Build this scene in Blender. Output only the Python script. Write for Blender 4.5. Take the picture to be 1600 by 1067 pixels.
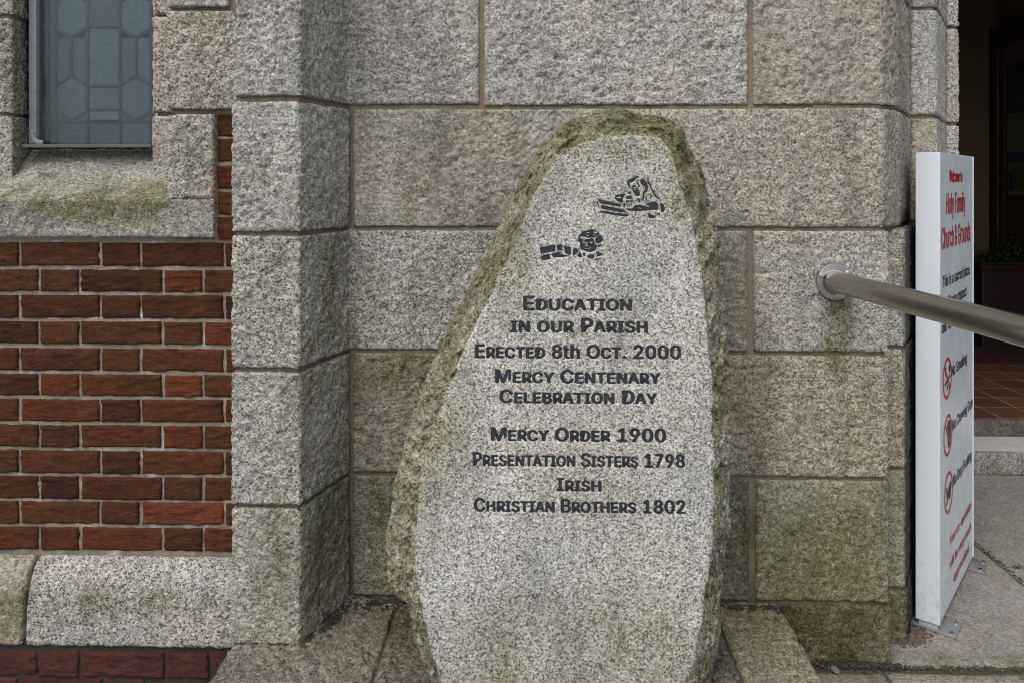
import bpy, bmesh, math, random
import numpy as np
from mathutils import Vector, Matrix

for o in list(bpy.data.objects):
    bpy.data.objects.remove(o)
S = bpy.context.scene
COL = S.collection
R = math.radians

# ------------------------------------------------------------------ camera
CZ, FPX, PX0, PY0, YAW = 1.37, 1200.0, 800.0, 283.0, R(1.5)
cd = bpy.data.cameras.new('camera')
cam = bpy.data.objects.new('camera', cd)
COL.objects.link(cam)
cam.location = (0, 0, CZ)
cam.rotation_euler = (R(90), 0, YAW)
cd.sensor_width = 36.0
cd.lens = 36.0 * FPX / 1600.0
cd.shift_y = (PY0 - 533.5) / 1600.0
cd.clip_start, cd.clip_end = 0.05, 300
S.camera = cam

# ------------------------------------------------------------------ light
SUN_EL, SUN_AZ = R(55), R(30)          # azimuth measured from -Y (behind the camera) towards -X
W = bpy.data.worlds.new('World')
S.world = W
W.use_nodes = True
wt = W.node_tree
bg = wt.nodes['Background']
sky = wt.nodes.new('ShaderNodeTexSky')
sky.sky_type = 'NISHITA'
sky.sun_disc = False
sky.sun_elevation = SUN_EL
sky.sun_rotation = R(180) + SUN_AZ
sky.air_density, sky.dust_density = 1.0, 3.0
hs = wt.nodes.new('ShaderNodeHueSaturation')
hs.inputs['Saturation'].default_value = 0.5
wt.links.new(sky.outputs[0], hs.inputs['Color'])
wt.links.new(hs.outputs[0], bg.inputs['Color'])
bg.inputs['Strength'].default_value = 0.14
sl = bpy.data.lights.new('sun', 'SUN')
sl.energy, sl.angle, sl.color = 1.15, R(62), (1.0, 0.975, 0.94)
sun = bpy.data.objects.new('sun', sl)
COL.objects.link(sun)
tosun = Vector((-math.cos(SUN_EL) * math.sin(SUN_AZ), -math.cos(SUN_EL) * math.cos(SUN_AZ), math.sin(SUN_EL)))
sun.rotation_euler = tosun.to_track_quat('Z', 'Y').to_euler()
vs = S.view_settings
vs.view_transform, vs.look, vs.gamma, vs.exposure, vs.use_curve_mapping = 'Standard', 'None', 1.0, 0.52, False
S.cycles.use_denoising = True
S.cycles.filter_width = 1.1

# ------------------------------------------------------------------ unprojection: a pixel of the photograph to a point on a real plane
FW = np.array([-math.sin(YAW), math.cos(YAW), 0.0]); RT = np.array([math.cos(YAW), math.sin(YAW), 0.0])
C0 = np.array([0, 0, CZ])
def ray(px, py):
    return FW + RT * ((px - PX0) / FPX) + np.array([0, 0, (PY0 - py) / FPX])
def atY(px, py, Y):
    d = ray(px, py); return C0 + d * (Y / d[1])
def atZ(px, py, Z):
    d = ray(px, py); return C0 + d * ((Z - CZ) / d[2])
def xat(px, Y): return float(atY(px, PY0, Y)[0])
def zat(py, Y, px=1180): return float(atY(px, py, Y)[2])
def onplane(px, py, p0, n):
    d = ray(px, py); return C0 + d * (np.dot(p0 - C0, n) / np.dot(d, n))

# ------------------------------------------------------------------ numpy noise
def _h(ix, iy, iz, seed):
    n = (ix * 374761393 + iy * 668265263 + iz * 2147483647 + seed * 1274126177) & 0xFFFFFFFF
    n = ((n ^ (n >> 13)) * 1274126177) & 0xFFFFFFFF
    n = ((n ^ (n >> 16)) * 2246822519) & 0xFFFFFFFF
    return ((n ^ (n >> 15)) & 0xFFFFFF) / float(0xFFFFFF) * 2 - 1
def vn(p, seed=0):
    p = np.asarray(p, float)
    i = np.floor(p).astype(np.int64); f = p - i
    f = f * f * f * (f * (f * 6 - 15) + 10)
    x, y, z = i[..., 0], i[..., 1], i[..., 2]
    u, v, w = f[..., 0], f[..., 1], f[..., 2]
    r = 0
    for a in (0, 1):
        for b in (0, 1):
            for c in (0, 1):
                wt_ = (u if a else 1 - u) * (v if b else 1 - v) * (w if c else 1 - w)
                r = r + wt_ * _h(x + a, y + b, z + c, seed)
    return r
def fbm(p, octv=4, gain=0.55, seed=0):
    p = np.asarray(p, float)
    r, a, t = 0, 1.0, 0
    for k in range(octv):
        r = r + a * vn(p * 2.03 ** k + 7.3 * k, seed + k); t += a; a *= gain
    return r / t

# ------------------------------------------------------------------ object helpers
def link_mesh(name, me, mat=None, parent=None, color=None, kind=None):
    o = bpy.data.objects.new(name, me); COL.objects.link(o)
    if mat and not me.materials: me.materials.append(mat)
    if parent is not None:
        o.parent = parent
        o.location = -Vector(parent.matrix_world.translation) if parent.parent is None else (0, 0, 0)
    if color: o.color = color
    if kind: o['kind'] = kind
    return o
def mesh_np(name, verts, quads, smooth=True):
    me = bpy.data.meshes.new(name)
    v = np.asarray(verts, np.float32); q = np.asarray(quads, np.int32)
    me.vertices.add(len(v)); me.vertices.foreach_set('co', v.ravel())
    k = q.shape[1]
    me.loops.add(q.size); me.loops.foreach_set('vertex_index', q.ravel())
    me.polygons.add(len(q)); me.polygons.foreach_set('loop_start', np.arange(0, q.size, k, dtype=np.int32))
    me.polygons.foreach_set('use_smooth', np.full(len(q), smooth))
    me.update(calc_edges=True)
    return me
def thing(name, label, cat, loc=(0, 0, 0), group=None, kind=None):
    o = bpy.data.objects.new(name, None); COL.objects.link(o)
    o.location = loc; o.matrix_world = Matrix.Translation(loc)
    o.empty_display_size = 0.05
    if kind: o['kind'] = kind
    else:
        o['label'] = label; o['category'] = cat
    if group: o['group'] = group
    return o
def tag(o, label, cat, group=None):
    o['label'] = label; o['category'] = cat
    if group: o['group'] = group
    return o
def grid_quads(nr, nc, wrap=False):
    i = np.arange(nr - 1)[:, None]; m = nc if wrap else nc - 1
    j = np.arange(m)[None, :]; j2 = (j + 1) % nc
    a = i * nc + j; b = i * nc + j2; c = (i + 1) * nc + j2; d = (i + 1) * nc + j
    return np.stack([a, b, c, d], -1).reshape(-1, 4)
def bm_mesh(name, bm):
    me = bpy.data.meshes.new(name); bm.normal_update(); bm.to_mesh(me); bm.free(); return me
def bx(bm, x0, x1, y0, y1, z0, z1, bev=0.0, mtx=None):
    r = bmesh.ops.create_cube(bm, size=1.0)
    vsx = r['verts']
    for v in vsx:
        v.co = Vector(((x0 + x1) / 2 + v.co.x * (x1 - x0), (y0 + y1) / 2 + v.co.y * (y1 - y0), (z0 + z1) / 2 + v.co.z * (z1 - z0)))
    if bev:
        es = list({e for v in vsx for e in v.link_edges})
        rr = bmesh.ops.bevel(bm, geom=es, offset=bev, segments=2, affect='EDGES', profile=0.7)
        vsx = list({v for f in rr['faces'] for v in f.verts} | {v for v in vsx if v.is_valid})
    if mtx is not None:
        for v in vsx: v.co = mtx @ v.co
    return vsx
def box_obj(name, dims, mat, parent, bev=0.0, mtx=None, color=None):
    bm = bmesh.new(); bx(bm, *dims, bev=bev, mtx=mtx)
    return link_mesh(name, bm_mesh(name, bm), mat, parent, color)
def tube_mesh(name, pts, r, seg=28, cap=True):
    pts = [Vector(p) for p in pts]; n = len(pts)
    rr = r if isinstance(r, (list, tuple)) else [r] * n
    V = []; up = Vector((0, 0, 1))
    for i, p in enumerate(pts):
        t = (pts[min(i + 1, n - 1)] - pts[max(i - 1, 0)]).normalized()
        a = t.cross(up) if abs(t.z) < 0.95 else t.cross(Vector((1, 0, 0)))
        a.normalize(); b = a.cross(t)
        for k in range(seg):
            th = 2 * math.pi * k / seg
            V.append(p + (a * math.cos(th) + b * math.sin(th)) * rr[i])
    F = [tuple(int(x) for x in q) for q in grid_quads(n, seg, True)]
    if cap:
        F.append(tuple(range(seg))); F.append(tuple(reversed(range((n - 1) * seg, n * seg))))
    me = bpy.data.meshes.new(name); me.from_pydata([tuple(v) for v in V], [], F)
    for p in me.polygons: p.use_smooth = len(p.vertices) == 4
    bm = bmesh.new(); bm.from_mesh(me); bmesh.ops.recalc_face_normals(bm, faces=bm.faces); bm.to_mesh(me); bm.free()
    return me

# ------------------------------------------------------------------ material helpers
class NT:
    def __init__(s, name):
        s.m = bpy.data.materials.new(name); s.m.use_nodes = True
        s.t = s.m.node_tree; s.t.nodes.clear()
        s.out = s.n('ShaderNodeOutputMaterial'); s.p = s.n('ShaderNodeBsdfPrincipled')
        s.l(s.p.outputs[0], s.out.inputs['Surface'])
        s.tc = s.n('ShaderNodeTexCoord')
        s.oi = s.n('ShaderNodeObjectInfo')
    def n(s, t): return s.t.nodes.new(t)
    def l(s, a, b): s.t.links.new(a, b)
    def put(s, sock, v):
        if v is None: return
        if hasattr(v, 'is_output'): s.l(v, sock)
        elif isinstance(v, (tuple, list)) and len(v) == 3 and sock.type == 'RGBA': sock.default_value = (*v, 1)
        else: sock.default_value = v
    def noise(s, vec, scale, detail=3, rough=0.55, dist=0.0):
        k = s.n('ShaderNodeTexNoise'); s.put(k.inputs['Vector'], vec)
        k.inputs['Scale'].default_value = scale; k.inputs['Detail'].default_value = detail
        k.inputs['Roughness'].default_value = rough; k.inputs['Distortion'].default_value = dist
        return k.outputs['Fac']
    def voro(s, vec, scale, feat='F1'):
        k = s.n('ShaderNodeTexVoronoi'); s.put(k.inputs['Vector'], vec); k.inputs['Scale'].default_value = scale
        k.feature = feat; return k
    def ramp(s, fac, stops, mode='LINEAR'):
        k = s.n('ShaderNodeValToRGB'); k.color_ramp.interpolation = mode
        e = k.color_ramp.elements
        while len(e) < len(stops): e.new(0.5)
        for i, (p, c) in enumerate(stops):
            e[i].position = p; e[i].color = (c, c, c, 1) if isinstance(c, (int, float)) else (*c, 1)
        s.put(k.inputs['Fac'], fac); return k.outputs['Color']
    def mix(s, fac, a, b, mode='MIX'):
        k = s.n('ShaderNodeMix'); k.data_type = 'RGBA'; k.blend_type = mode
        s.put(k.inputs[0], fac); s.put(k.inputs[6], a); s.put(k.inputs[7], b); return k.outputs[2]
    def math(s, op, a, b=None, c=None, clamp=False):
        k = s.n('ShaderNodeMath'); k.operation = op; k.use_clamp = clamp
        s.put(k.inputs[0], a)
        if b is not None: s.put(k.inputs[1], b)
        if c is not None: s.put(k.inputs[2], c)
        return k.outputs[0]
    def vmul(s, vec, v):
        k = s.n('ShaderNodeVectorMath'); k.operation = 'MULTIPLY'; s.put(k.inputs[0], vec); k.inputs[1].default_value = v; return k.outputs[0]
    def vadd(s, vec, v):
        k = s.n('ShaderNodeVectorMath'); k.operation = 'ADD'; s.put(k.inputs[0], vec); s.put(k.inputs[1], v); return k.outputs[0]
    def spot(s, vec, c, r):
        k = s.n('ShaderNodeTexGradient'); k.gradient_type = 'SPHERICAL'
        v = s.vmul(s.vadd(vec, tuple(-x for x in c)), tuple(1 / x for x in r))
        s.l(v, k.inputs[0]); return k.outputs['Fac']
    def bump(s, h, strength, dist, normal=None):
        k = s.n('ShaderNodeBump'); k.inputs['Strength'].default_value = strength; k.inputs['Distance'].default_value = dist
        s.l(h, k.inputs['Height']); s.put(k.inputs['Normal'], normal); return k.outputs[0]
    def done(s, col, rough=0.85, normal=None, metal=0.0, spec=0.3):
        s.put(s.p.inputs['Base Color'], col); s.put(s.p.inputs['Roughness'], rough)
        s.put(s.p.inputs['Normal'], normal); s.p.inputs['Metallic'].default_value = metal
        s.p.inputs['Specular IOR Level'].default_value = spec
        return s.m

def granite(name, gain=1.0, warm=0.5, stains=(), ground_green=0.0, green_h=0.7, bump=0.9, pit=55.0, contrast=1.0, moss=0.0, lichen=0.0, grain=250.0, tint=(1, 1, 1), streak=0.85, gap_shade=()):
    """speckled granite: mica, feldspar and quartz grains; object colour tints a block, object alpha adds algae to it"""
    k = NT(name); P = k.tc.outputs['Object']
    warp = k.noise(P, 60, 2)
    v1 = k.voro(P, grain); v2 = k.voro(P, grain * 0.52)
    g1 = k.n('ShaderNodeSeparateColor'); k.l(v1.outputs['Color'], g1.inputs[0])
    g2 = k.n('ShaderNodeSeparateColor'); k.l(v2.outputs['Color'], g2.inputs[0])
    dk = 0.5 - 0.44 * contrast
    fine = k.ramp(g1.outputs[0], [(0.0, (0.05, 0.047, 0.044)), (0.14, (0.09, 0.085, 0.077)), (0.24, (0.27, 0.252, 0.222)),
                                  (0.5, (0.43, 0.408, 0.37)), (0.78, (0.58, 0.56, 0.525)), (1.0, (0.78, 0.77, 0.745))])
    coarse = k.ramp(g2.outputs[1], [(0.0, (0.17, 0.163, 0.148)), (0.2, (0.31, 0.294, 0.265)), (0.55, (0.43, 0.41, 0.375)), (0.85, (0.53, 0.515, 0.49)), (1.0, (0.70, 0.69, 0.67))])
    col = k.mix(k.math('ADD', 0.10, k.math('MULTIPLY', k.oi.outputs['Random'], 0.42)), fine, coarse)
    if contrast < 1: col = k.mix(1 - contrast, col, (0.36, 0.345, 0.318))
    # warm (iron) and cool (quartz) areas
    wn = k.ramp(k.noise(P, 3.2, 4, 0.6), [(0.36, 0.0), (0.64, 1.0)])
    tn = k.mix(wn, (0.98, 1.0, 1.005), (1.045, 0.995, 0.905))
    col = k.mix(warm, col, k.mix(1.0, col, tn, 'MULTIPLY'))
    # broad patches of grime and cleaner stone
    pn = k.ramp(k.noise(k.vmul(P, (1, 1, 0.6)), 6.0, 5, 0.62), [(0.3, 0.74), (0.5, 0.98), (0.72, 1.08)])
    col = k.mix(1.0, col, pn, 'MULTIPLY')
    fl = k.ramp(k.noise(P, 38, 3, 0.6), [(0.3, 0.88), (0.5, 1.0), (0.7, 1.10)])
    col = k.mix(1.0, col, fl, 'MULTIPLY')
    # rain streaks
    rs = k.ramp(k.noise(k.vadd(k.vmul(P, (15, 15, 1.1)), k.vmul(k.oi.outputs['Random'], (9.0, 5.0, 7.0))), 1.0, 5, 0.6), [(0.34, 0.80), (0.52, 1.0), (0.7, 1.07)])
    col = k.mix(streak, col, k.mix(1.0, col, rs, 'MULTIPLY'))
    # algae
    n1 = k.ramp(k.noise(k.vmul(P, (1, 1, 0.45)), 7.0, 6, 0.65, 0.4), [(0.40, 0.0), (0.66, 1.0)])
    n2 = k.ramp(k.noise(P, 55, 4, 0.7), [(0.33, 0.25), (0.62, 1.0)])
    amt = k.math('MULTIPLY', k.oi.outputs['Alpha'], n1)
    if ground_green:
        sz = k.n('ShaderNodeSeparateXYZ'); k.l(P, sz.inputs[0])
        gz = k.ramp(k.math('ADD', sz.outputs[2], k.math('MULTIPLY', n1, 0.18)), [(0.0, 1.0), (green_h, 0.0)])
        amt = k.math('ADD', amt, k.math('MULTIPLY', gz, ground_green))
    for c, r, a in stains:
        sp = k.ramp(k.spot(P, c, r), [(0.0, 0.0), (0.6, 1.0)])
        amt = k.math('ADD', amt, k.math('MULTIPLY', k.math('MULTIPLY', sp, k.math('ADD', 0.35, k.math('MULTIPLY', n1, 0.9))), a))
    amt = k.math('MULTIPLY', amt, n2, clamp=True)
    gcol = k.mix(k.noise(P, 9, 3), (0.44, 0.48, 0.34), (0.50, 0.45, 0.28))
    col = k.mix(amt, col, k.mix(1.0, col, gcol, 'MULTIPLY'))
    if moss:
        mn = k.ramp(k.noise(P, 14, 6, 0.7), [(0.34, 0.15), (0.54, 1.0)])
        col = k.mix(k.math('MULTIPLY', mn, moss), col, k.mix(1.0, col, k.mix(k.noise(P, 130, 3), (0.24, 0.225, 0.10), (0.88, 0.82, 0.52)), 'MULTIPLY'))
    for (x0_, x1_, z_) in gap_shade:                        # shade of the gap behind the sign, painted into the return with black algae
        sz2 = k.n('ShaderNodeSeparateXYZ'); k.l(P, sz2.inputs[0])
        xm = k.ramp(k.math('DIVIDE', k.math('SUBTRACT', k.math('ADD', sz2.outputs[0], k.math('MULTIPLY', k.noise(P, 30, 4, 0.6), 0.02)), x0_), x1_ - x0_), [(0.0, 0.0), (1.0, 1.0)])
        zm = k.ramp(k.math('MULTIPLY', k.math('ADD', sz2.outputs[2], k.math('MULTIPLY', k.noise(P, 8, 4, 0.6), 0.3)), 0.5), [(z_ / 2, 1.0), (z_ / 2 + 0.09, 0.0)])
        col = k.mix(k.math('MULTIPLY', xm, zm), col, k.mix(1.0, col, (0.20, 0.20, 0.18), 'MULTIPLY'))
    if lichen:
        ln = k.ramp(k.noise(P, 42, 5, 0.75), [(0.60, 0.0), (0.66, 1.0)])
        col = k.mix(k.math('MULTIPLY', ln, lichen), col, (0.27, 0.22, 0.07))
    col = k.mix(1.0, col, k.oi.outputs['Color'], 'MULTIPLY')
    col = k.mix(1.0, col, tuple(gain * t for t in tint), 'MULTIPLY')
    h = k.math('ADD', k.math('MULTIPLY', k.noise(P, pit, 6, 0.68), 1.0), k.math('MULTIPLY', g1.outputs[1], 0.10))
    nb = k.bump(h, bump, 0.013)
    return k.done(col, 0.86, nb, spec=0.25)

def simple(name, col, rough=0.6, metal=0.0, bump=0.0, bscale=80, var=0.15, vscale=6, spec=0.4, tintobj=False):
    k = NT(name); P = k.tc.outputs['Object']
    c = k.mix(k.noise(P, vscale, 5, 0.6), tuple(x * (1 - var) for x in col), tuple(min(1, x * (1 + var)) for x in col))
    if tintobj: c = k.mix(1.0, c, k.oi.outputs['Color'], 'MULTIPLY')
    nb = k.bump(k.noise(P, bscale, 4, 0.6), bump, 0.01) if bump else None
    return k.done(c, rough, nb, metal, spec)

def brick_mat():
    k = NT('rustic red brick'); P = k.vadd(k.tc.outputs['Object'], k.vmul(k.oi.outputs['Random'], (37.0, 11.0, 23.0)))
    st = k.vmul(P, (1.0, 1.0, 1.9))
    base = k.oi.outputs['Color']
    d1 = k.ramp(k.noise(st, 48, 6, 0.75), [(0.3, 0.62), (0.5, 0.97), (0.72, 1.28)])
    d2 = k.ramp(k.noise(P, 9, 4, 0.6), [(0.3, (0.72, 0.74, 0.8)), (0.5, (1, 1, 1)), (0.7, (1.25, 1.12, 1.0))])
    d3 = k.ramp(k.noise(P, 240, 3, 0.7), [(0.35, 0.8), (0.65, 1.2)])
    c = k.mix(1.0, k.mix(1.0, k.mix(1.0, base, d1, 'MULTIPLY'), d2, 'MULTIPLY'), d3, 'MULTIPLY')
    # pale dusting of lime on some faces
    e = k.ramp(k.noise(P, 14, 6, 0.75), [(0.64, 0.0), (0.85, 0.3)])
    c = k.mix(e, c, (0.24, 0.16, 0.13))
    h = k.math('ADD', k.noise(k.vmul(P, (1, 1, 2.4)), 75, 6, 0.75), k.math('MULTIPLY', k.noise(P, 260, 3), 0.45))
    return k.done(c, 0.9, k.bump(h, 1.0, 0.013), spec=0.2)
def mortar_mat(name, col, white=0.0, grime=0.0):
    k = NT(name); P = k.tc.outputs['Object']
    c = k.mix(k.noise(P, 8, 5, 0.65), tuple(x * 0.62 for x in col), tuple(x * 1.2 for x in col))
    c = k.mix(1.0, c, k.ramp(k.noise(P, 170, 3, 0.7), [(0.3, 0.66), (0.7, 1.3)]), 'MULTIPLY')
    if grime:
        gn = k.ramp(k.noise(P, 5, 5, 0.65), [(0.36, 1.0), (0.62, 0.0)])
        sz = k.n('ShaderNodeSeparateXYZ'); k.l(P, sz.inputs[0])
        lowz = k.ramp(sz.outputs[2], [(0.25, 1.0), (0.95, 0.25)])
        c = k.mix(k.math('MULTIPLY', k.math('MULTIPLY', k.math('ADD', 0.35, k.math('MULTIPLY', gn, 0.65)), lowz), grime), c, (0.085, 0.075, 0.05))
    if white:
        c = k.mix(k.math('MULTIPLY', k.ramp(k.noise(P, 7, 6, 0.7), [(0.55, 0.0), (0.68, 1.0)]), white), c, (0.58, 0.55, 0.54))
    return k.done(c, 0.93, k.bump(k.noise(P, 130, 5, 0.7), 0.8, 0.007), spec=0.15)

# ------------------------------------------------------------------ materials
x_flange = xat(1303, 2.22); z_flange = zat(440, 2.22, 1303)
def st(px, py, rx, rz, a, Y=2.22):
    p = atY(px, py, Y); return ((float(p[0]), Y, float(p[2])), (rx, 0.5, rz), a)
M = {}
M['wall'] = granite('weathered granite of the wall', gap_shade=[(1.108, 1.135, 1.40)], gain=0.94, warm=0.85, contrast=0.78, ground_green=0.55, green_h=0.6, bump=0.85, pit=52, lichen=0.12,
    stains=[st(1312, 510, 0.06, 0.17, 2.2), st(1290, 870, 0.30, 0.24, 0.75), st(720, 300, 0.26, 0.36, 0.55), st(620, 640, 0.22, 0.5, 0.7), st(1180, 640, 0.12, 0.5, 0.5), st(1340, 620, 0.12, 0.2, 0.3), st(1290, 980, 0.3, 0.12, 0.7)])
M['pilaster'] = granite('coarse granite of the pilaster', gain=1.06, warm=0.45, ground_green=0.4, green_h=0.5, bump=0.95, pit=60, lichen=0.15,
    stains=[st(520, 560, 0.16, 0.8, 0.75), st(505, 850, 0.16, 0.4, 0.6)])
M['surround'] = granite('granite of the window surround', gain=0.95, warm=0.8, bump=0.9, pit=70, lichen=0.1, stains=[st(120, 325, 0.45, 0.035, 1.0)])
M['sill'] = granite('lichened granite of the sill', gain=0.82, warm=0.6, bump=0.8, pit=80, lichen=0.7, stains=[st(150, 300, 0.5, 0.10, 0.9), st(140, 330, 0.3, 0.06, 0.6)])
M['plinth'] = granite('pale dressed granite of the plinth', gain=0.86, warm=0.55, bump=0.6, pit=100, lichen=0.05, stains=[st(160, 925, 0.6, 0.05, 1.1), st(60, 960, 0.3, 0.05, 0.6)], tint=(1.0, 0.99, 0.98))
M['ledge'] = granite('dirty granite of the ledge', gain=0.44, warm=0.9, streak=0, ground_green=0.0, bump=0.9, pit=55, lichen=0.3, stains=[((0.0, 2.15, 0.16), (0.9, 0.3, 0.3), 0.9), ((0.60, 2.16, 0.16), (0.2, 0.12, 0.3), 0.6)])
M['face'] = granite('sawn speckled granite of the memorial', gain=0.98, warm=0.8, contrast=0.9, bump=0.4, pit=140, lichen=0.10, grain=300, stains=[st(930, 1040, 0.5, 0.24, 0.75, 1.8), st(960, 225, 0.2, 0.06, 0.9, 1.9), st(700, 620, 0.09, 0.26, 0.8, 1.8), st(790, 400, 0.09, 0.25, 0.8, 1.85), st(850, 270, 0.08, 0.12, 0.9, 1.87), st(1062, 290, 0.05, 0.16, 0.7, 1.87), st(655, 800, 0.06, 0.25, 0.6, 1.78)], tint=(0.985, 1.0, 1.01), streak=0.4)
M['rim'] = granite('rough broken granite with moss', gain=0.93, warm=0.85, bump=0.9, pit=75, lichen=0.15, moss=0.78, streak=0, stains=[st(960, 230, 0.4, 0.22, 1.2, 1.95), st(740, 430, 0.25, 0.5, 0.6, 1.9)])
M['jamb'] = granite('granite of the door jamb', gain=1.05, warm=0.7, bump=0.8, pit=60, ground_green=0.3)
M['paving'] = granite('worn granite paving', gain=0.69, contrast=0.65, streak=0, warm=0.8, bump=0.5, pit=80, grain=270, lichen=0.06, stains=[((1.35, 2.2, 0), (0.7, 0.10, 0.3), 0.8)])
M['step'] = granite('grey granite of the step', gain=0.75, warm=0.7, bump=0.4, pit=90)
M['brick'] = brick_mat()
M['mortar'] = mortar_mat('brown pointing mortar', (0.285, 0.232, 0.168), grime=0.95)
M['bmortar'] = mortar_mat('grey brick mortar', (0.315, 0.272, 0.215), white=0.8, grime=0.35)
M['dirt'] = mortar_mat('black gritty dirt', (0.055, 0.048, 0.04))
def enamel_mat():
    k = NT('white sign enamel'); P = k.tc.outputs['Object']
    c = k.mix(k.noise(P, 4, 4), (0.63, 0.675, 0.715), (0.675, 0.72, 0.76))
    sz = k.n('ShaderNodeSeparateXYZ'); k.l(P, sz.inputs[0])
    splash = k.math('MULTIPLY', k.ramp(sz.outputs[2], [(0.0, 0.7), (0.30, 0.0)]), k.ramp(k.noise(P, 40, 6, 0.75), [(0.46, 0.0), (0.66, 0.7)]))
    c = k.mix(splash, c, (0.27, 0.245, 0.21))
    spk = k.ramp(k.noise(P, 95, 2, 0.5), [(0.755, 0.0), (0.79, 0.6)])
    c = k.mix(spk, c, (0.33, 0.31, 0.28))
    run = k.ramp(k.noise(k.vmul(P, (45, 45, 1.5)), 1.0, 4, 0.6), [(0.56, 0.0), (0.75, 0.22)])
    c = k.mix(run, c, (0.45, 0.45, 0.43))
    return k.done(c, k.ramp(k.noise(P, 12, 4), [(0.3, 0.16), (0.7, 0.28)]), k.bump(k.noise(P, 7, 2), 0.03, 0.01), spec=0.5)
M['white'] = enamel_mat()
M['red'] = simple('red sign vinyl', (0.52, 0.035, 0.04), 0.35, var=0.05)
M['black'] = simple('black sign vinyl', (0.03, 0.03, 0.035), 0.35, var=0.05)
M['alu'] = simple('dull aluminium', (0.48, 0.48, 0.49), 0.42, metal=0.75, bump=0.1, bscale=60)
M['frame'] = simple('weathered grey window paint', (0.24, 0.265, 0.275), 0.55, bump=0.25, bscale=40, var=0.3, vscale=25)
M['sillbar'] = simple('dirty metal glazing bar', (0.10, 0.095, 0.085), 0.6, bump=0.2, var=0.4, vscale=20)
M['lead'] = simple('dusty lead came', (0.085, 0.10, 0.11), 0.6, bump=0.2)
M['dark'] = simple('dark room behind the window', (0.02, 0.02, 0.022), 0.9)
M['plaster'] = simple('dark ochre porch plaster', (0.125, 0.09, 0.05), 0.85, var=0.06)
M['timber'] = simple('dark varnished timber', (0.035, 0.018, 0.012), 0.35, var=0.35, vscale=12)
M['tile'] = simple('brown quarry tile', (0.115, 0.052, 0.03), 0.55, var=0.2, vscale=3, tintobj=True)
M['grout'] = simple('tile grout', (0.34, 0.29, 0.25), 0.9)
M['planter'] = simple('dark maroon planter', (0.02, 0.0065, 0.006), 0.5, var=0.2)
M['mat'] = simple('maroon door mat', (0.05, 0.011, 0.013), 0.95, bump=0.5, bscale=200)
M['soil'] = simple('potting soil', (0.03, 0.022, 0.015), 0.95, bump=0.6)
M['leaf'] = simple('shrub leaves', (0.035, 0.06, 0.022), 0.5, var=0.5, vscale=20)
M['grass'] = simple('weed leaves', (0.08, 0.16, 0.035), 0.6, var=0.4, vscale=60)
M['stepwhite'] = simple('worn white edge paint', (0.50, 0.50, 0.48), 0.7, bump=0.5, var=0.3, vscale=45)
M['gum'] = simple('grey gum', (0.15, 0.15, 0.13), 0.7)
M['twig'] = simple('grey twig', (0.20, 0.22, 0.25), 0.8)
M['ground'] = simple('asphalt of the churchyard', (0.12, 0.12, 0.118), 0.9, bump=0.4, bscale=120)
M['litter'] = simple('dry leaf litter', (0.12, 0.09, 0.07), 0.9, var=0.5, vscale=90)
M['grit'] = simple('pale grit', (0.22, 0.2, 0.18), 0.9, var=0.6, vscale=90)
M['paperA'] = simple('faded mauve paper', (0.12, 0.085, 0.095), 0.7)
M['paperB'] = simple('cream notice paper', (0.12, 0.125, 0.09), 0.7)
M['paperblue'] = simple('blue print', (0.02, 0.04, 0.10), 0.7)
def letters_mat():
    k = NT('black paint in the carved letters'); P = k.tc.outputs['Object']
    w = k.ramp(k.noise(P, 150, 5, 0.75), [(0.56, 0.0), (0.66, 1.0)])
    w2 = k.ramp(k.noise(P, 11, 3, 0.6), [(0.45, 0.0), (0.75, 0.6)])
    c = k.mix(k.noise(P, 90, 3), (0.010, 0.0115, 0.0145), (0.034, 0.037, 0.044))
    c = k.mix(k.math('MULTIPLY', w, w2), c, (0.27, 0.265, 0.255))
    return k.done(c, 0.7, k.bump(k.noise(P, 300, 4), 0.5, 0.004), spec=0.3)
M['letter'] = letters_mat()
def steel_mat(nm, rgh):
    k = NT(nm); P = k.tc.outputs['Object']
    st_ = k.noise(k.vmul(P, (60, 1.2, 60)), 2, 3, 0.6)
    c = k.mix(st_, (0.42, 0.40, 0.375), (0.50, 0.48, 0.455))
    return k.done(c, rgh, None, 1.0, 0.5)
M['steel'] = steel_mat('brushed stainless steel', 0.27); M['steel2'] = steel_mat('dull cast stainless steel', 0.45)
def pane_mat(name, a, b, rough, var):
    k = NT(name); P = k.tc.outputs['Object']
    c = k.mix(k.noise(k.vmul(P, (1, 1, 0.6)), 34, 5, 0.65, 1.6), a, b)
    c = k.mix(1.0, c, k.oi.outputs['Color'], 'MULTIPLY')
    return k.done(c, rough, k.bump(k.noise(P, 38, 4, 0.55, 1.2), 0.5, 0.012), spec=0.5)
M['pane'] = pane_mat('obscured leaded glass', (0.13, 0.148, 0.158), (0.185, 0.205, 0.215), 0.35, 0.2)
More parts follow.
